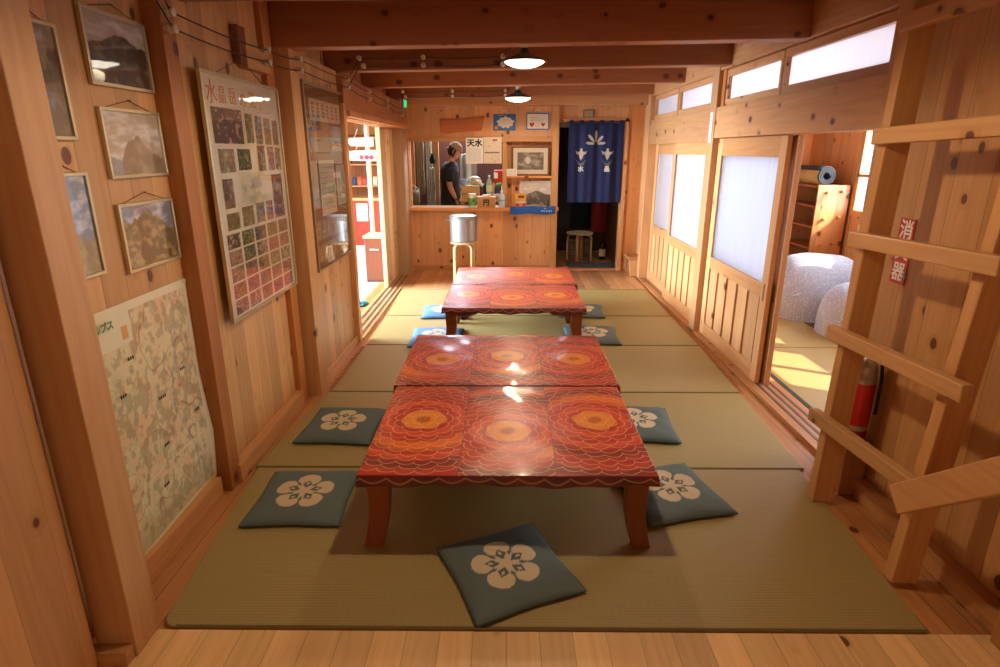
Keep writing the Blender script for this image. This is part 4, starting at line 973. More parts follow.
tag(MB().box(.905, 1.615, 8.27, 8.76, -.015, -.004).build('doormat', m_fabric('grey_doormat', '5a5c60', 200), bevel=.004), 'dark grey doormat on the floor under the navy curtain', 'doormat')

# ------------------------------------------------------------ navy curtain
t = thing('noren_curtain', 'navy split curtain with pale crest, two birds and characters in the doorway', 'curtain', (1.178, YB-.035, .93))
Wn, Hn = .71, 1.0
def nwave(x): return .020*math.sin(x*24+.6)+.009*math.sin(x*53)
def inpoly(X, Y, pts):
    r = np.zeros(X.shape, bool); n = len(pts)
    for i in range(n):
        x0, y0 = pts[i]; x1, y1 = pts[(i+1) % n]
        c = ((y0 > Y) != (y1 > Y)) & (X < (x1-x0)*(Y-y0)/((y1-y0)+1e-9)+x0); r ^= c
    return r
bird = [(-.078, .050), (-.050, .030), (-.020, .034), (-.012, .052), (-.016, .072), (.016, .072), (.012, .052), (.020, .034), (.050, .030), (.078, .050), (.062, .004), (.030, -.006), (.020, -.040), (.0, -.075), (-.020, -.040), (-.030, -.006), (-.062, .004)]
mcloth = m_col('indigo_cotton', .8, 0, .15, 120, .15)
xs = np.linspace(-Wn/2, Wn/2, 210); zs = np.linspace(0, Hn, 280); X, Z = np.meshgrid(xs, zs, indexing='ij')
nv_ = A('081648'); col = nv_[None, None]*(1+.15*vn(X*3, Z*.3, 9, 3)[..., None]); cr = A('b8ac98')
for bx_ in (-.185, .155):
    mk = inpoly(X, Z, [(bx_+u, .615+v) for u, v in bird]); col = np.where(mk[..., None], cr, col)
    wing = inpoly(X, Z, [(bx_+s_*u, .50+v) for s_, u, v in ((-1, .075, .06), (-1, .02, .01), (1, .0, -.0), (1, .02, .01), (1, .075, .06), (1, .03, -.02), (1, .0, -.028), (-1, .03, -.02))]); col = np.where(wing[..., None], nv_*.4+cr*.25, col)
for k in range(5):
    a = PI*.03+k*PI*.94/4; cx_, cz_ = -.0+.0, .745
    lx = (X-cx_)*math.cos(a)+(Z-cz_)*math.sin(a); ly = -(X-cx_)*math.sin(a)+(Z-cz_)*math.cos(a)
    L = (.12, .13, .165, .15, .13)[k]; mk = (lx > .025) & (((lx-L*.56)/(L*.46))**2+(ly/(.011+.010*np.clip(lx/L, 0, 1)))**2 < 1); col = np.where(mk[..., None], cr, col)
m = MB(); Yw = np.vectorize(nwave)(X); m.v = list(map(tuple, np.stack([X, Yw*(1-.5*Z/Hn), Z], -1).reshape(-1, 3))); idx = np.arange(210*280).reshape(210, 280)
# three panels, slit up to 55 %
F = []
for i in range(209):
    for j in range(279): F.append((int(idx[i, j]), int(idx[i+1, j]), int(idx[i+1, j+1]), int(idx[i, j+1])))
F = [q for q in F if not ((q[0]//280 in (70, 139)) and q[0] % 280 < 200)]
m.f = F; m.c = [0]*len(F); m.m = [0]*len(F); m.keep = True
o = m.build('cloth', mcloth, t, smooth=True, vcol=col.reshape(-1, 3)); s_ = o.modifiers.new('s', 'SOLIDIFY'); s_.thickness = .0025; s_.offset = 1
for ch, u in (('水', -.185), ('晶', .155)): text(ch, .075, u, .405, 0, plain('crest_white', 'c0b4a0', .8), t, 'character', 'CENTER', bold=.003, warp=lambda p: Vector((p.x, nwave(p.x)*(1-.5*p.y)-.006-p.z, p.y)))
for k in range(6): x = -.325+k*.130; MB().box(x-.028, x+.028, -.014, .014, Hn-.02, Hn+.035).build('hanging_loop', m_fabric('indigo_loop', '142048'), t, bevel=.003)
MB().tube([(-.385, 0, Hn+.015), (.36, 0, Hn+.015)], .009, 10).build('rod', plain('dark_rod', '3a2418', .4), t)
t = thing('door_plaque', 'small rough stone plaque resting on the lintel over the curtain', 'plaque', (1.07, YB+.0, 1.992))
MB().box(-.07, .07, -.012, .012, .0, .105).build('slab', plain('rough_stone', '8a7458', .8, 0, 0, .6, 40, .5), t, bevel=.012)
MB().box(-.052, .052, -.0145, -.012, .02, .085).build('inset', plain('stone_inset', 'a88c68', .8, 0, 0, .5, 60, .5), t)
t = thing('exit_light', 'small green lit emergency light high by the entrance header', 'emergency light', (-1.262, 7.62, 2.09), face='L')
MB().box(-.09, .09, 0, .09, 0, .05).build('housing', plain('housing_white', 'd8d8d0', .4), t, bevel=.003)
MB().box(-.085, .085, .006, .084, .05, .056).build('green_face', glow('lit_green', '2adf78', 1.0), t)

# ------------------------------------------------------------ hall behind the curtain
def hang_cloth(name, label, cat, x, y, z0, z1, wd, mat, ph, group=None, top=.6):
    t = thing(name, label, cat, (x, y, z0), group=group); P = []
    for i in range(25):
        a = 2*PI*i/24; row = []
        for j in range(13):
            f = j/12; k = (1+.12*math.sin(a*5+ph+f*2))*(1-(1-top)*max(0, f-.75)/.25); row.append((math.cos(a)*wd/2*k, math.sin(a)*wd*.26*k, f*(z1-z0)))
        P.append(row)
    m = MB().grid(P); m.face([P[i][12] for i in range(24)]); m.build('garment', mat, t, smooth=True)
    MB().tube([(0, 0, z1-z0-.01), (0, 0, z1-z0+.06), (.02, 0, z1-z0+.08)], .003, 6).build('hook', plain('steel', '9a9a9a', .3, 1), t)
    return t
hang_cloth('hanging_coat', 'dark teal raincoat hanging behind the middle of the navy curtain', 'coat', 1.17, 9.55, .42, 1.55, .44, m_fabric('teal_coat', '16302c', 200), 0, 'coats in the hall')
hang_cloth('hanging_coat', 'deep red garment hanging behind the right end of the navy curtain', 'coat', 1.46, 9.35, .38, 1.5, .24, m_fabric('red_coat', '8a1a1a', 200), 2, 'coats in the hall')
hang_cloth('hanging_coat', 'black jacket hanging at the left edge of the curtained doorway', 'coat', .83, 8.75, .55, 1.9, .22, m_fabric('black_coat', '1e1e22', 200), 1, 'coats in the hall')
hang_cloth('hanging_coat', 'charcoal jacket hanging deeper behind the black one', 'coat', .86, 9.25, .25, 1.5, .26, m_fabric('charcoal_coat', '34343a', 200), 4, 'coats in the hall')
t = MB().tube([(.67, 9.40, 1.63), (1.61, 9.40, 1.63)], .012, 10)
tag(t.build('clothes_rail', plain('steel', '9a9a9a', .3, 1)), 'steel clothes rail spanning the hall behind the curtain', 'rail')
t = thing('sake_bottle', 'dark brown bottle with pale label on the hall floor', 'bottle', (1.50, 9.08, -.015))
MB().lathe([(0, 0), (.045, 0), (.05, .01), (.05, .22), (.04, .26), (.016, .31), (.014, .37), (.017, .375), (.017, .39), (0, .39)], n=20).build('bottle_body', plain('brown_glass', '1e120c', .12, 0, .5), t, smooth=True)
MB().lathe([(.0503, .05), (.051, .052), (.051, .16), (.0503, .162)], n=20).build('label', plain('beige_paper', 'dcccb4'), t)
t = thing('storage_crate', 'pale woven crate on the hall floor behind the stool', 'crate', (1.18, 9.42, -.015))
m = MB()
for k in range(7): m.box(-.19, .19, -.11, .11, .02+k*.035, .045+k*.035)
m.build('slatted_sides', plain('pale_basket', '9a8c74', .7), t)
m = MB()
for x in (-.18, -.06, .06, .18): m.box(x-.012, x+.012, -.118, .118, 0, .27)
m.build('uprights', plain('pale_basket_dark', '7a6a54', .7), t)

# ------------------------------------------------------------ kitchen: studs, sheets, table and goods
for i, (x, y, wd, cc, lb) in enumerate(((-1.435, 9.05, .05, 'e8c8a0', 'bright pine stud at the left end of the kitchen opening'), (-1.385, 9.15, .07, 'c07a48', 'reddish stud second from the left in the kitchen'), (-1.18, 9.7, .05, '8a6a4a', 'thin dim stud behind the hanging white sheets'), (-1.04, 9.25, .085, 'c08c58', 'thick pine stud just left of the cook'))):
    tag(MB().box(x-wd/2, x+wd/2, y-.04, y+.04, -.015, 2.5).build('wall_stud', wood('stud_%s' % cc, cc, 2, None, .1, .5, .5), bevel=.003), lb, 'wooden stud', 'studs in the kitchen')
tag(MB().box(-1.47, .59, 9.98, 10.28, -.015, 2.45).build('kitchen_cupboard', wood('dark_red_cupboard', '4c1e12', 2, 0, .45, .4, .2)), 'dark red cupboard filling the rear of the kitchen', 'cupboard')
def sheet(label, x, y, z0, z1, wd, cc, ph):
    P = [[(x-wd/2+wd*i/16, y+.014*math.sin(i*1.3+ph)+.008*math.sin(j*1.1+i), z0+(z1-z0)*j/12) for j in range(13)] for i in range(17)]
    o = MB().grid(P).build('hanging_sheet', plain('sheet_'+cc, cc, .35, 0, 0, .4, 12), smooth=True); s_ = o.modifiers.new('s', 'SOLIDIFY'); s_.thickness = .003
    return tag(o, label, 'plastic sheet', 'hanging sheets in the kitchen')
sheet('crumpled olive brown sack cloth hanging beside the reddish stud', -1.285, 9.3, .95, 1.85, .12, 'a8987c', 0)
sheet('long pale translucent sheet hanging in the kitchen, upper part by the black bag', -1.165, 9.35, .6, 1.9, .09, 'd8dcd8', 2)
sheet('low silvery sheet hanging beside the thick stud, under the black bag', -1.10, 9.15, .7, 1.35, .09, 'c8c8c4', 4)
t = MB(); t.lathe([(0, 0), (.03, .005), (.045, .05), (.035, .10), (.015, .13), (.02, .15), (0, .155)], (-1.075, 9.08, 1.40), 12)
tag(t.build('black_bag', m_fabric('black_bag_cloth', '16201c', 200), smooth=True), 'small black bag hanging near the thick stud', 'bag')
t = thing('log_basket', 'carved log basket with a white looped handle at the window corner', 'basket', (-1.36, 8.85, .80))
MB().lathe([(0, 0), (.10, 0), (.115, .08), (.11, .20), (.095, .24), (.085, .235), (.09, .1), (0, .08)], n=18).build('basket_body', plain('mottled_bark', '7a6a48', .7, 0, 0, .9, 14, .6), t, smooth=True)
MB().tube([(-.10+.2*k/12, 0, .24+.07*math.sin(PI*k/12)) for k in range(13)], .007, 8).build('loop_handle', plain('white_cord', 'd8d0c0'), t)
t = thing('side_stand', 'plain wooden stand under the log basket', 'stand', (-1.36, 8.85, -.015))
MB().box(-.12, .12, -.14, .14, .75, .8).build('stand_top', bx, t)
for a in (-.1, .1):
    for b in (-.12, .12): MB().box(a-.015, a+.015, b-.015, b+.015, 0, .75).build('leg', bx, t)
t = thing('kitchen_table', 'wooden work table heaped with goods behind the serving ledge', 'table', (-.32, 8.75, -.015))
MB().box(-.32, .30, -.33, .25, .92, .96).build('tabletop', bx, t, bevel=.003)
for a in (-.28, .26):
    for b in (-.29, .21): MB().box(a-.02, a+.02, b-.02, b+.02, 0, .92).build('leg', bx, t)
t = thing('cardboard_box', 'open brown cardboard box on the kitchen work table', 'cardboard box', (-.49, 8.60, .946)); cb = plain('cardboard', 'b8925c', .75)
MB().box(-.125, .125, -.08, .08, 0, .17).build('box_body', cb, t, bevel=.002)
m = MB(); m.bar((0, -.08, .17), (0, -.13, .20), .25, .003, (1, 0, 0)); MB().box(-.12, .12, -.082, -.081, .05, .07).build('printed_band', plain('cardboard_print', '8a6a40', .7), t)
t = thing('plastic_bag', 'crumpled white and yellow plastic bag on top of the cardboard box', 'bag', (-.43, 8.60, 1.118)); rs = random.Random(3); P = []
for i in range(13):
    f = i/12*PI; P.append([(max(.001, math.sin(f))*(.085+rs.uniform(-.02, .02))*math.cos(k*PI/8), max(.001, math.sin(f))*.06*math.sin(k*PI/8), .065-.065*math.cos(f)+rs.uniform(-.004, .004)*math.sin(f)) for k in range(16)])
MB().grid(P, closed_v=True).build('bag_body', plain('bag_plastic', 'ccc49c', .3), t, smooth=True)
MB().tube([(.02, -.06, .07), (.07, -.07, .05), (.12, -.07, .0)], .02, 8).build('twisted_end', plain('bag_white', 'd8d8d4', .3), t, smooth=True)
t = thing('blue_bowl', 'pale blue bowl turned up on the cardboard box', 'bowl', (-.585, 8.56, 1.118))
MB().lathe([(0, 0), (.03, 0), (.055, .04), (.058, .09), (.054, .09), (.05, .045), (0, .01)], n=20).build('bowl_body', plain('bowl_blue', '9ab0d8', .3), t, smooth=True)
t = thing('water_bottle', 'clear plastic bottle with pale label standing on the work table', 'bottle', (-.225, 8.60, .946))
MB().lathe([(0, 0), (.038, 0), (.042, .01), (.042, .20), (.032, .245), (.013, .28), (.013, .295), (0, .295)], n=18).build('bottle_body', plain('clear_plastic', 'a8b8ac', .15, 0, .4), t, smooth=True)
MB().lathe([(.0425, .09), (.0432, .092), (.0432, .18), (.0425, .182)], n=18).build('label', plain('label_pale', 'd0d4b0', .5), t)
MB().lathe([(0, .295), (.016, .295), (.016, .315), (0, .315)], n=14).build('cap', plain('cap_white', 'e6eaf0'), t)
t = thing('sauce_bottle', 'small amber sauce bottle next to the clear bottle', 'bottle', (-.165, 8.70, .946))
MB().lathe([(0, 0), (.03, 0), (.03, .12), (.014, .16), (.014, .2), (0, .2)], n=16).build('bottle_body', plain('amber', 'c8a060', .3), t, smooth=True)
MB().lathe([(0, .2), (.017, .2), (.017, .22), (0, .22)], n=12).build('cap', red_ink, t)
t = thing('blue_pot', 'dark blue cylindrical pot at the right of the work table', 'pot', (-.085, 8.60, .946))
MB().lathe([(0, 0), (.062, 0), (.065, .01), (.065, .15), (.068, .155), (.06, .155), (.06, .02), (0, .02)], n=22).build('pot_body', plain('navy_enamel', '3a4468', .35, 0, .3), t, smooth=True)
m = MB()
for k in range(5): m.lathe([(0, 0), (.026, .01), (.028, .03), (.015, .05), (0, .052)], (.03*math.cos(k*1.3), .03*math.sin(k*1.3), .14+.006*k), 10)
m.build('packets_inside', plain('leaf_green', '5aa040', .5), t, smooth=True)
t = thing('red_white_parcel', 'red and white wrapped parcel leaning above the blue pot', 'parcel', (-.09, 8.78, .946))
MB().box(-.07, .06, -.04, .04, 0, .38).build('parcel_body', red_ink, t, bevel=.015); MB().box(-.072, -.01, -.042, .042, .26, .35).build('white_wrap', white_ink, t, bevel=.01)
for i, x in enumerate((-.33, -.30, -.27)):
    tag(MB().lathe([(0, 0), (.016, .004), (.022, .018), (.017, .034), (0, .038)], (x, 8.47, .96), 12).build('orange_fruit', plain('fruit_orange', 'd87828', .4), smooth=True), ['orange fruit on the work table, the one beside the brown carton', 'orange fruit on the work table, middle of the row of three', 'orange fruit on the work table, the one beside the clear bottle'][i], 'orange', 'oranges on the work table')
t = thing('noodle_bowl', 'white bowl of food at the right edge of the work table', 'bowl', (-.10, 8.47, .946))
MB().lathe([(0, 0), (.03, 0), (.065, .05), (.068, .06), (.06, .055), (0, .045)], n=20).build('bowl_body', plain('bowl_white', 'c8ccd8', .3), t, smooth=True)
MB().lathe([(0, .075), (.03, .07), (.055, .055), (0, .05)], n=12).build('food', plain('food_orange', 'c88848', .6), t, smooth=True)
t = thing('water_boiler', 'tall shiny steel boiler standing behind the cook', 'boiler', (-.56, 9.30, .88))
MB().lathe([(0, 0), (.125, 0), (.13, .02), (.13, .62), (.12, .66), (0, .67)], n=28).build('tank', plain('steel_tank', 'b8c4c8', .3, .7), t, smooth=False)
MB().lathe([(0, .67), (.03, .67), (.03, .70), (0, .70)], n=12).build('lid_knob', blk, t); MB().tube([(0, -.13, .08), (0, -.18, .08), (0, -.18, .04)], .012, 8).build('tap', brass, t)
t = thing('metal_cabinet', 'low steel cabinet carrying the boiler', 'cabinet', (-.50, 9.32, -.015))
MB().box(-.30, .95, -.22, .22, 0, .893).build('cabinet_body', plain('dull_steel', '7a7670', .4, .5), t, bevel=.004)
MB().box(-.28, .0, -.226, -.221, .06, .84).build('door', plain('dull_steel_door', '8a8680', .4, .5), t); MB().box(.03, .92, -.226, -.221, .06, .84).build('door', plain('dull_steel_door', '8a8680'), t)
t = thing('cooking_pot', 'blackened cooking pot on the cabinet at the rear', 'pot', (-.18, 9.32, .88))
MB().lathe([(0, 0), (.15, 0), (.16, .02), (.16, .22), (.165, .225), (.15, .225), (.15, .03), (0, .03)], n=28).build('pot_body', plain('sooty_iron', '2a2624', .45, .4), t, smooth=True)
for s_ in (-1, 1): MB().tube([(s_*.158, -.03, .18), (s_*.20, -.025, .185), (s_*.20, .025, .185), (s_*.158, .03, .18)], .006, 8).build('handle', plain('sooty_iron', '2a2624'), t)

# ------------------------------------------------------------ the cook
def skin(name, mat, verts, edges, radii, root, parent, sub=2, loc=None):
    me = bpy.data.meshes.new(name); bm = bmesh.new(); ly = bm.verts.layers.skin.verify(); vs = [bm.verts.new(v) for v in verts]
    for e in edges: bm.edges.new((vs[e[0]], vs[e[1]]))
    for i, v in enumerate(vs):
        r = radii[i]; v[ly].radius = (r, r) if not isinstance(r, tuple) else r; v[ly].use_root = (i == root)
    bm.to_mesh(me); bm.free()
    o = bpy.data.objects.new(name, me); C.objects.link(o)
    sk = o.modifiers.new('skin', 'SKIN'); sk.use_smooth_shade = True; sk.branch_smoothing = .6
    if sub: ss = o.modifiers.new('sub', 'SUBSURF'); ss.levels = sub; ss.render_levels = sub
    bpy.context.view_layer.update()
    m2 = bpy.data.meshes.new_from_object(o.evaluated_get(bpy.context.evaluated_depsgraph_get()))
    bpy.data.objects.remove(o); m2.name = name; m2.materials.clear(); m2.materials.append(mat)
    m2.polygons.foreach_set('use_smooth', [True]*len(m2.polygons))
    o = bpy.data.objects.new(name, m2); C.objects.link(o)
    if parent: o.parent = parent
    return o
g_ = G('skin'); skm = g_.done(g_.mix(g_.noise(g_.obj(), 20, 2), lin('c8906c'), lin('b87c58')), .5); g_.p.inputs['Subsurface Weight'].default_value = .05
shirt = m_fabric('black_cotton', '221a1c', 300); trou = m_fabric('dark_trousers', '1c1a20', 300); capm = m_fabric('beige_headscarf_cloth', '9a8468', 300)
pr = thing('person', 'person in a black t-shirt and beige headscarf, standing side-on and looking down in the kitchen', 'person', (-.80, 8.90, -.016))
# body: facing +x, head bowed
V = [(0, 0, .93), (.0, 0, 1.08), (-.01, 0, 1.24), (-.005, 0, 1.36), (.02, 0, 1.44), (.045, 0, 1.52)]
R_ = [(.115, .15), (.105, .135), (.115, .155), (.10, .13), (.052, .052), (.05, .05)]
E_ = [(0, 1), (1, 2), (2, 3), (3, 4), (4, 5)]
def add(v, r, p): V.append(v); R_.append(r); E_.append((p, len(V)-1)); return len(V)-1
for s_ in (-1, 1):
    sh = add((-.005, s_*.165, 1.37), .062, 3)
    if s_ < 0: el = add((.005, s_*.20, 1.12), .043, sh); fo = add((.05, s_*.205, 1.02), .038, el); wr = add((.092, s_*.20, .93), .027, fo)
    else: el = add((.02, s_*.21, 1.13), .043, sh); fo = add((.12, s_*.19, 1.08), .036, el); wr = add((.21, s_*.16, 1.04), .026, fo)
    hp = add((0, s_*.09, .88), .085, 0); kn = add((.01, s_*.095, .49), .058, hp); cf = add((-.01, s_*.097, .36), .052, kn); an = add((-.015, s_*.10, .09), .038, cf); add((.05, s_*.10, .045), .038, an); add((.14, s_*.105, .035), .03, len(V)-1)
skin('body', skm, V, E_, R_, 0, pr)
def hand(wx, wy, wz, d, side, nm='hand'):
    """palm and five curled fingers, d = unit direction of the forearm"""
    d = Vector(d).normalized(); u = Vector((0, 1, 0)) if abs(d.y) < .8 else Vector((1, 0, 0)); n = d.cross(u).normalized(); u = n.cross(d)
    W0 = Vector((wx, wy, wz)); vs = [W0, W0+d*.045]; rr = [(.022, .016), (.034, .016)]; es = [(0, 1)]
    vs.append(W0+d*.085); rr.append((.036, .014)); es.append((1, 2))
    o = skin('palm', skm, [tuple(v) for v in vs], es, rr, 0, pr, 1); o.name = nm
    for k, L in enumerate((.062, .074, .070, .054)):
        b = W0+d*.075+u*(.027-.018*k); p1 = b+d*L*.45+n*.004*side; p2 = p1+(d*.8+n*.6*side).normalized()*L*.35; p3 = p2+(d*.35+n*.9*side).normalized()*L*.28
        q = skin('finger', skm, [tuple(b), tuple(p1), tuple(p2), tuple(p3)], [(0, 1), (1, 2), (2, 3)], [.0088, .0085, .0078, .0065], 0, o, 1); q.matrix_parent_inverse = Matrix()
    b = W0+d*.03+u*.026; p1 = b+(d*.6+u*.8).normalized()*.032; p2 = p1+(d*.9+n*.5*side+u*.1).normalized()*.028
    skin('thumb', skm, [tuple(b), tuple(p1), tuple(p2)], [(0, 1), (1, 2)], [.0115, .0098, .0085], 0, o, 1)
hand(.092, -.20, .93, (.35, .0, -.94), 1)
hand(.21, .16, 1.04, (.85, -.2, -.35), 1)
# head: lathe-like ovoid with brow, nose, lips and chin, bowed forward
hc = Vector((.075, 0, 1.60)); tilt = math.radians(28); P = []
for i in range(29):
    ph = PI*i/28; row = []
    for k in range(36):
        th = 2*PI*k/36; x = math.sin(ph)*math.cos(th); y = math.sin(ph)*math.sin(th); z = math.cos(ph)
        X_ = .094*x; Y_ = .074*y*(1-.12*max(0, -z)); Z_ = .115*z
        if x > 0:
            c_ = max(0, 1-(y/.35)**2)
            X_ += .022*c_*math.exp(-((z+.22)/.13)**2)*max(0, 1-(y/.2)**2)*1.0      # nose
            X_ += .008*math.exp(-((z-.12)/.1)**2)*max(0, 1-(y/.6)**2)               # brow
            X_ -= .009*math.exp(-((z+.02)/.09)**2)*math.exp(-((abs(y)-.36)/.16)**2)  # eye sockets
            X_ += .007*math.exp(-((z+.52)/.07)**2)*max(0, 1-(y/.32)**2)             # lips
            X_ += .012*math.exp(-((z+.80)/.14)**2)*max(0, 1-(y/.4)**2)              # chin
        q = Vector((X_, Y_, Z_)); q.rotate(Matrix.Rotation(tilt, 3, 'Y')); row.append(tuple(q+hc))
    P.append(row)
MB().grid(P, closed_v=True).build('head', skm, pr, smooth=True)
def hp_(x, y, z): q = Vector((x, y, z)); q.rotate(Matrix.Rotation(tilt, 3, 'Y')); return q+hc
for s_ in (-1, 1):
    m = MB(); m.lathe([(0, -.011), (.008, -.008), (.011, 0), (.008, .008), (0, .011)], hp_(.078, s_*.028, .0), 12); e = m.build('eye', plain('eye_white', 'd8d0c8', .2), pr, smooth=True)
    m = MB(); m.lathe([(0, -.005), (.004, -.003), (.005, 0), (.004, .003), (0, .005)], hp_(.087, s_*.028, -.001), 10); m.build('pupil', ink, pr)
    m = MB(); m.tube([tuple(hp_(.090-.02*abs(k-2)*.3, s_*(.016+.009*k), .020-.001*(k-2)**2)) for k in range(5)], .0028, 6); m.build('eyebrow', plain('hair_dark', '1c1410', .7), pr)
    m = MB(); m.tube([tuple(hp_(-.005-.010*math.sin(a), s_*(.074+.008*math.sin(a)), .028*math.cos(a)-.008)) for a in [PI*k/8 for k in range(9)]], .006, 7); m.build('ear', skm, pr, smooth=True)
MB().tube([tuple(hp_(.097, -.018, -.058)), tuple(hp_(.101, 0, -.060)), tuple(hp_(.097, .018, -.058))], .0035, 6).build('lips', plain('lips', 'a05848', .5), pr)
# hair below the scarf, scarf cap and knot
P = []
for i in range(13):
    ph = PI*.34+PI*.40*i/12; row = []
    for k in range(19):
        th = PI*.42+PI*1.16*k/18; q = hp_(.099*math.sin(ph)*math.cos(th), .082*math.sin(ph)*math.sin(th), .119*math.cos(ph)); row.append(tuple(q))
    P.append(row)
o = MB().grid(P).build('hair', plain('hair_dark', '1c1410', .7), pr, smooth=True); s_ = o.modifiers.new('s', 'SOLIDIFY'); s_.thickness = .010
P = []
for i in range(15):
    ph = .001+PI*.47*i/14; row = []
    for k in range(30):
        th = 2*PI*k/30; b = 1+.02*math.sin(th*7+i*.4)+.02*math.sin(i*1.1); row.append(tuple(hp_(-.004+.108*math.sin(ph)*math.cos(th)*b, .090*math.sin(ph)*math.sin(th)*b, .018+.112*math.cos(ph)-.010*math.cos(th)*math.sin(ph))))
    P.append(row)
o = MB().grid(P, closed_v=True).build('headscarf', capm, pr, smooth=True); s_ = o.modifiers.new('s', 'SOLIDIFY'); s_.thickness = .006
MB().tube([tuple(hp_(-.10, 0, .0)), tuple(hp_(-.125, .01, -.03)), tuple(hp_(-.128, .0, -.08))], [.018, .016, .006], 8).build('scarf_knot', capm, pr, smooth=True)
# t-shirt and trousers as shells over the body
def shell(name, mat, rings, parent, cl=False):
    P = []
    for (cx, cy, z, rx, ry) in rings: P.append([(cx+rx*math.cos(a)*(1+.03*math.sin(a*5+z*30)), cy+ry*math.sin(a), z+.006*math.sin(a*3+z*9)) for a in [2*PI*k/32 for k in range(32)]])
    o = MB().grid(P, closed_v=True).build(name, mat, parent, smooth=True); s = o.modifiers.new('s', 'SOLIDIFY'); s.thickness = .006; return o
shell('t_shirt', shirt, [(0, 0, .86, .145, .185), (0, 0, .95, .145, .185), (0, 0, 1.08, .132, .175), (-.008, 0, 1.22, .138, .188), (-.01, 0, 1.33, .130, .208), (-.006, 0, 1.405, .112, .205), (.005, 0, 1.445, .080, .125), (.015, 0, 1.455, .062, .066)], pr)
for s_ in (-1, 1):
    P = []
    for f, r in ((0, .070), (.12, .084), (.25, .082), (.5, .073), (.8, .070), (1, .070)):
        cx, cy, cz = -.005+.010*f, s_*(.150+.045*f), 1.40-.20*f
        P.append([(cx+r*math.cos(a), cy+s_*r*.3*math.cos(a)*0+r*math.sin(a)*.92, cz-r*.25*math.sin(a)*s_) for a in [2*PI*k/24 for k in range(24)]])
    o = MB().grid(P, closed_v=True).build('sleeve', shirt, pr, smooth=True); s = o.modifiers.new('s', 'SOLIDIFY'); s.thickness = .005
    shell('trouser_leg', trou, [(0, s_*.085, .93, .12, .10), (.0, s_*.092, .78, .108, .092), (.005, s_*.095, .5, .082, .078), (-.01, s_*.097, .3, .072, .070), (-.012, s_*.10, .10, .066, .064)], pr)
    MB().box(-.065, .175, s_*.10-.045, s_*.10+.045, -.0, .035).build('shoe', blk, pr, bevel=.012)
# ------------------------------------------------------------ entrance beyond the left opening
redp = plain('faded_red_boards', 'd0402c', .55, 0, 0, .5, 9)
t = thing('shop_counter', 'faded red boarded counter in the bright entrance with a white notice', 'counter', (-2.17, 9.02, -.02))
MB().box(-.72, .36, -.08, .40, .24, .90).build('red_front', wood('faded_red_boards_w', 'c8402c', 2, 0, .12, .5, .1, 1, 1.2, 'a83824'), t)
MB().box(-.74, .38, -.12, .42, .90, .94).build('counter_top', pale_x(), t, bevel=.004)
MB().box(-.72, .36, -.14, .40, 0.0, .24).build('plinth', plain('pale_plinth', 'd0d0c4', .6), t)
MB().box(-.05, .12, -.086, -.081, .60, .86).build('white_notice', plain('white_paper', 'e6e2da'), t, bevel=.003)
t = thing('snack_shelf', 'wooden shelf unit of colourful snacks above the red counter', 'shelf', (-2.17, 9.25, .922))
for z in (.15, .46, .84): MB().box(-.72, .36, -.16, .16, z, z+.017).build('shelf_board', pale_x(), t, bevel=.002)
for x in (-.72, .34): MB().box(x, x+.02, -.16, .16, 0, .90).build('side_board', pale_z(), t, bevel=.002)
MB().box(-.72, .36, .16, .18, 0, .90).build('back_board', wood('shelf_back', 'b87c48', 2, 0, .1, .5, .5), t)
pc = ['c8402c', '48803c', 'd8a838', '3a4a70', 'c86a38', 'b84838', '707a3c', 'd0c8b8']
rs = random.Random(11)
nms = ['next to the shelf side', 'second from the side', 'third along', 'fourth along', 'fifth along', 'sixth along', 'seventh along', 'last before the pole']
for i in range(8):
    x = -2.50+i*.078; hh = rs.uniform(.10, .15); m = MB(); P = []
    for v, d in ((0, .022), (.02, .03), (.7, .026), (.93, .006), (1, .003)): P.append([(x-.032, 9.15-d, 1.092+v*hh), (x+.032, 9.15-d, 1.092+v*hh), (x+.032, 9.15+d, 1.092+v*hh), (x-.032, 9.15+d, 1.092+v*hh)])
    m.grid(P, closed_v=True); m.face(P[0][::-1]); m.face(P[-1])
    tag(m.build('snack_bag', plain('snack_'+pc[i], pc[i], .35), bevel=.003), '%s snack bag in the row on the middle entrance shelf, %s' % (['red', 'green', 'yellow', 'navy', 'orange', 'brick red', 'olive', 'white'][i], nms[i]), 'snack bag', 'snack bags on the entrance shelf')
for i, (x, c_) in enumerate(((-2.40, 'b8b8b4'), (-2.31, '8a3a2a'))):
    tag(MB().lathe([(0, 0), (.036, 0), (.038, .01), (.038, .09), (.034, .10), (0, .10)], (x, 9.15, 1.402), 16).build('tin_can', plain('tin_'+c_, c_, .3, .4), smooth=True), ['silvery tin on the upper entrance shelf', 'dark red tin on the upper entrance shelf'][i], 'tin')
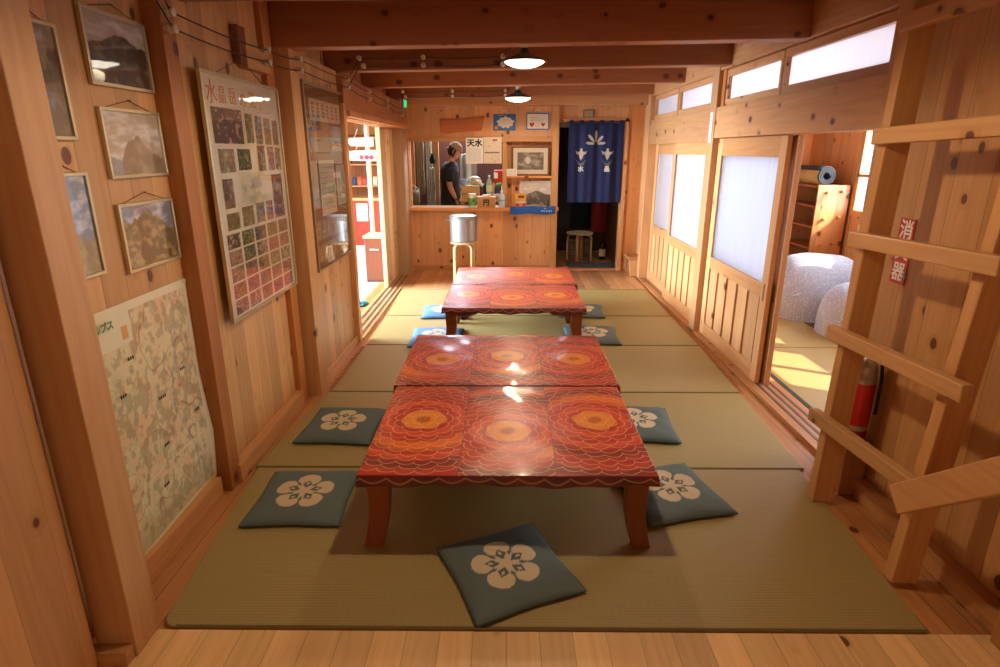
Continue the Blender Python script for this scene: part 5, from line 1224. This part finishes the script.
for i, (z, W_, H_, lb, y) in enumerate(((1.648, .30, .10, 'upper white wooden sign hanging in the entrance, with red lettering', 7.60), (1.475, .34, .125, 'lower white wooden sign hanging in the entrance, with pink flowers', 7.60))):
    t = thing('hanging_sign', lb, 'sign', (-1.77, y, z), face='B', group='white signs hung in the entrance')
    k_ = .02*i
    MB().prism([(-W_/2+.02, 0), (W_/2, -.005), (W_/2, H_), (-W_/2+.01, H_-.015), (-W_/2-.01, H_*.45)], lambda u, v, h: (u, v, h), 0, .014).build('board', plain('sign_white', 'ece4d6', .5), t, bevel=.002)
    m = MB(); rs = random.Random(i+3)
    if i == 0:
        for k in range(6): m.box(-.11+k*.04, -.085+k*.04, .04, .048, .014, .0146).box(-.10+k*.04, -.095+k*.04, .028, .065, .014, .0146)
    else:
        for k in range(5): m.box(-.12+k*.035, -.10+k*.035, .085, .092, .014, .0146)
    m.build('red_writing', red_ink, t)
    if i == 1:
        for fx in (-.005, .06, .12):
            m = MB()
            for k in range(5): a = k*2*PI/5; m.lathe([(0, .014), (.016, .014), (.016, .0155), (0, .0155)], (fx+.017*math.cos(a), .038+.017*math.sin(a), 0), 12)
            m.lathe([(0, .014), (.008, .014), (.008, .0175), (0, .0175)], (fx, .038, 0), 10); m.build('painted_flower', plain('flower_pink', 'd04a60', .5), t)
    for u in (-.08, .08): MB().tube([(u, H_-.01, .007), (u*.4, H_+(.10 if i == 0 else .07), .007)], .0022, 6).build('hanging_cord', plain('white_cord', 'd8d0c0'), t)
t = thing('cabinet_chest', 'dark brown wooden chest with white handle by the wide entrance board', 'chest', (-1.67, 7.58, -.02))
dcw = wood('dark_chest_wood', '6a3820', 2, None, .1, .4, .5)
MB().box(-.10, .13, -.16, .20, .02, .56).build('body', dcw, t, bevel=.004); MB().box(-.115, .145, -.175, .21, .56, .59).build('top_board', pale_x(), t, bevel=.003); MB().box(-.10, .13, -.16, .2, 0, .02).build('base', blk, t)
MB().tube([(-.03, -.162, .42), (-.03, -.185, .42), (.07, -.185, .42), (.07, -.162, .42)], .007, 8).build('handle', plain('white_handle', 'd8d4cc', .3), t)
MB().box(-.105, -.101, -.12, .16, .08, .50).build('side_panel', wood('dark_chest_wood2', '5c2e1a', 2, None), t)
for i, (x, y, rz) in enumerate(((-1.58, 6.16, .9), (-1.70, 6.30, 1.2))):
    t = thing('sandal', 'turquoise slip-on sandal on the entrance floor, %s' % ['nearer the door track', 'farther from the door track'][i], 'sandal', (x, y, -.02), rz, 'turquoise sandals')
    P = [(.13*math.cos(a)*(1), (.045+.008*math.cos(a))*math.sin(a)) for a in [2*PI*k/24 for k in range(24)]]
    MB().prism(P, lambda u, v, h: (u, v, h), 0, .022).build('sole', plain('sole_teal', '1e7080', .5), t, bevel=.004)
    m = MB(); PP = [[(.02+.085*f/6, .05*math.cos(a), .02+.048*math.sin(a)*(1-.35*f/6)) for a in [PI*k/12 for k in range(13)]] for f in range(7)]
    o = m.grid(PP).build('strap', plain('strap_turquoise', '3aa8b8', .5), t, smooth=True); s_ = o.modifiers.new('s', 'SOLIDIFY'); s_.thickness = .005
tag(MB().lathe([(0, 0), (.035, 0), (.03, 1.0), (.034, 2.1), (0, 2.1)], (-1.86, 8.35, -.01), 14).build('white_pole', plain('birch_pole', 'e8dccc', .6, 0, 0, .3, 8), smooth=True), 'pale birch pole standing in front of the snack shelves in the entrance', 'pole')

# ------------------------------------------------------------ side room beyond the sliding doors
g = m_tatami()
for i, (x0, x1, y0, y1, lb) in enumerate(((1.97, 2.93, 2.9, 4.75, 'pale tatami inside the side room next to the door track, the close one'), (1.97, 2.93, 4.77, 6.6, 'pale tatami inside the side room next to the door track, behind the doors'), (2.95, 3.71, 2.9, 4.75, 'tatami by the outer windows of the side room, close end'), (2.95, 3.71, 4.77, 6.2, 'tatami carrying the folded bedding in the side room'), (1.97, 3.71, 6.62, 7.22, 'strip of tatami along the rear wall of the side room'))):
    if i == 3: pass
    t = thing('tatami_mat', lb, 'tatami', ((x0+x1)/2, (y0+y1)/2, -.016), group='tatami of the side room')
    a, b = (x1-x0)/2, (y1-y0)/2; MB().box(-a, a, -b, b, 0, .018).build('weave', g, t, bevel=.003)
    if i < 4:
        for s_ in (-1, 1): MB().box(s_*a-.016-.014*s_, s_*a+.016-.014*s_, -b, b, .0175, .0195).build('border', m_fabric('dark_green_border', '3a4434', 300), t)
t = thing('book_shelf', 'open wooden shelf unit against the side room wall, its pegged end panel sunlit', 'shelf', (3.505, 6.95, .003))
sp = wood('shelf_panel', 'c4844e', 2, 0, .3, .4, .6)
MB().box(-.165, .175, -.46, -.44, 0, 1.24).build('end_panel', sp, t, bevel=.002); MB().box(-.165, .175, .20, .22, 0, 1.24).build('end_panel', sp, t, bevel=.002)
MB().box(.16, .175, -.44, .20, 0, 1.24).build('back_board', wood('shelf_back2', '8a5830', 2, 1, .12, .5, .5), t)
for z in (.12, .33, .56, .79, 1.01, 1.22): MB().box(-.165, .16, -.44, .20, z-.009, z+.009).build('shelf_board', wood('shelf_board_y', 'a0622f', 1, None), t, bevel=.002)
for x, z in ((-.07, 1.16), (.09, 1.17), (-.07, .88), (.09, .90), (-.07, .60), (.09, .61)): MB().lathe([(0, 0), (.016, 0), (.016, -.035), (0, -.04)], (x, -.46, z), 10, 1).build('peg', sp, t)
t = thing('sleeping_mat_roll', 'rolled foam sleeping mat, grey inside and gold outside, lying on top of the shelf unit', 'sleeping mat', (3.42, 6.84, 1.244)); t.scale = (.80, .90, .80)
sp_ = []; 
for k in range(90): a = k*.24; r = .038+.0034*a; sp_.append((r*math.cos(a), r*math.sin(a)))
P = [[(u, y, v+.116) for y in (-.36, .36)] for u, v in sp_]
o = MB().grid(P).build('foam_spiral', plain('foam_grey', '20282e', .7), t, smooth=True); s_ = o.modifiers.new('s', 'SOLIDIFY'); s_.thickness = .018; s_.offset = 1
MB().lathe([(.113, -.34), (.1155, -.34), (.1155, .36), (.113, .36)], (0, 0, .114), 36, 1, caps=False).build('gold_outer_layer', plain('foam_gold', 'b08a4a', .5, 0, 0, .3, 20), t, smooth=True)
# folded bedding
g = G('dotted_bedding'); vo = g.N.new('ShaderNodeTexVoronoi'); vo.inputs['Scale'].default_value = 44; vo.inputs['Randomness'].default_value = .55; g.put(vo.inputs['Vector'], g.obj())
dots = g.math('SUBTRACT', 1., g.ramp(vo.outputs['Distance'], .22, .32)); fw_ = g.noise(g.obj(), 3, 2)
g.bump(g.noise(g.obj(), 14, 3), .5, .01); bed = g.done(g.mix(g.math('MULTIPLY', dots, .75), g.mix(fw_, lin('aab4c6'), lin('9aa6bc')), lin('e4e2d4')), .8)
def futon(label, x, y, z, L, W_, H_, rz, seed):
    t = thing('folded_futon', label, 'bedding', (x, y, z), rz, 'dotted bedding in the side room'); rs = random.Random(seed)
    def heap(W1, D1, H1, x0, y0, name, ph, n=48):
        P = []
        for i in range(25):
            f = i/24; row = []; rr = math.sin(f*PI/2)**.8
            for k in range(n):
                th = 2*PI*k/n; e = lambda v: math.copysign(abs(v)**.8, v)
                X_ = x0+e(math.cos(th))*W1/2*rr; Y_ = y0+e(math.sin(th))*D1/2*rr; Z_ = H1*max(0, 1-f**2.3)**.78
                w_ = .020*math.sin(X_*8+ph)*math.cos(Y_*7+ph*2)+.010*math.sin(X_*19+Y_*13)
                row.append((X_+w_*.5*f, Y_+w_*.4*f, max(0, Z_+w_*(1-f))))
            P.append(row)
        m = MB().grid(P, closed_v=True); m.build(name, bed, t, smooth=True)
    heap(L, W_, H_, 0, 0, 'quilt', seed); 
    MB().tube([(-L*.42+L*.84*k/14, -W_*.43+.02*math.sin(k), H_*.42+.10*math.sin(PI*k/14)*H_) for k in range(15)], .006, 6).build('fold_seam', bed, t, smooth=True)
futon('large dotted quilt heaped before the shelf unit, sunlit on top', 3.17, 5.90, .004, .92, .84, .60, -.05, 1)
futon('smaller dotted quilt bundle in front of the large heap, nearer the ladder', 3.27, 5.12, .004, .84, .66, .48, -.15, 2)
t = thing('side_room_sign', 'small white sign with a dark mark and red dot under the side room window', 'sign', (3.718, 6.24, .70), face='R')
MB().box(-.055, .055, 0, .15, 0, .003).build('sign_plate', plain('cream_paper', 'e4d8c0'), t)
MB().lathe([(0, .003), (.022, .003), (.022, .0045), (0, .0045)], (0, .035, 0), 14).build('red_dot', red_ink, t); MB().box(-.02, .02, .08, .13, .003, .004).box(-.03, -.01, .065, .09, .003, .004).box(.01, .03, .065, .09, .003, .004).build('dark_mark', ink, t)
t = thing('diagonal_brace', 'slanted wooden brace high on the rear wall of the side room', 'brace', (2.9, 7.2, 1.6))
MB().bar((-.06, .02, -.10), (.16, .02, .55), .05, .04, up=(0, 1, 0)).build('timber', w_z(), t, bevel=.003)
t = thing('step_bench', 'small wooden step bench at the right end of the raised boards', 'bench', (1.70, 7.85, .004))
MB().box(-.08, .09, -.17, .15, .22, .25).build('bench_top', pale_y(), t, bevel=.003); MB().prism([(-.05, 0), (.06, 0), (.08, .22), (-.07, .22)], lambda u, v, h: (u, h, v), -.15, -.125).build('bench_end', pale_z(), t, bevel=.002); MB().prism([(-.05, 0), (.06, 0), (.08, .22), (-.07, .22)], lambda u, v, h: (u, h, v), .11, .135).build('bench_end', pale_z(), t, bevel=.002)
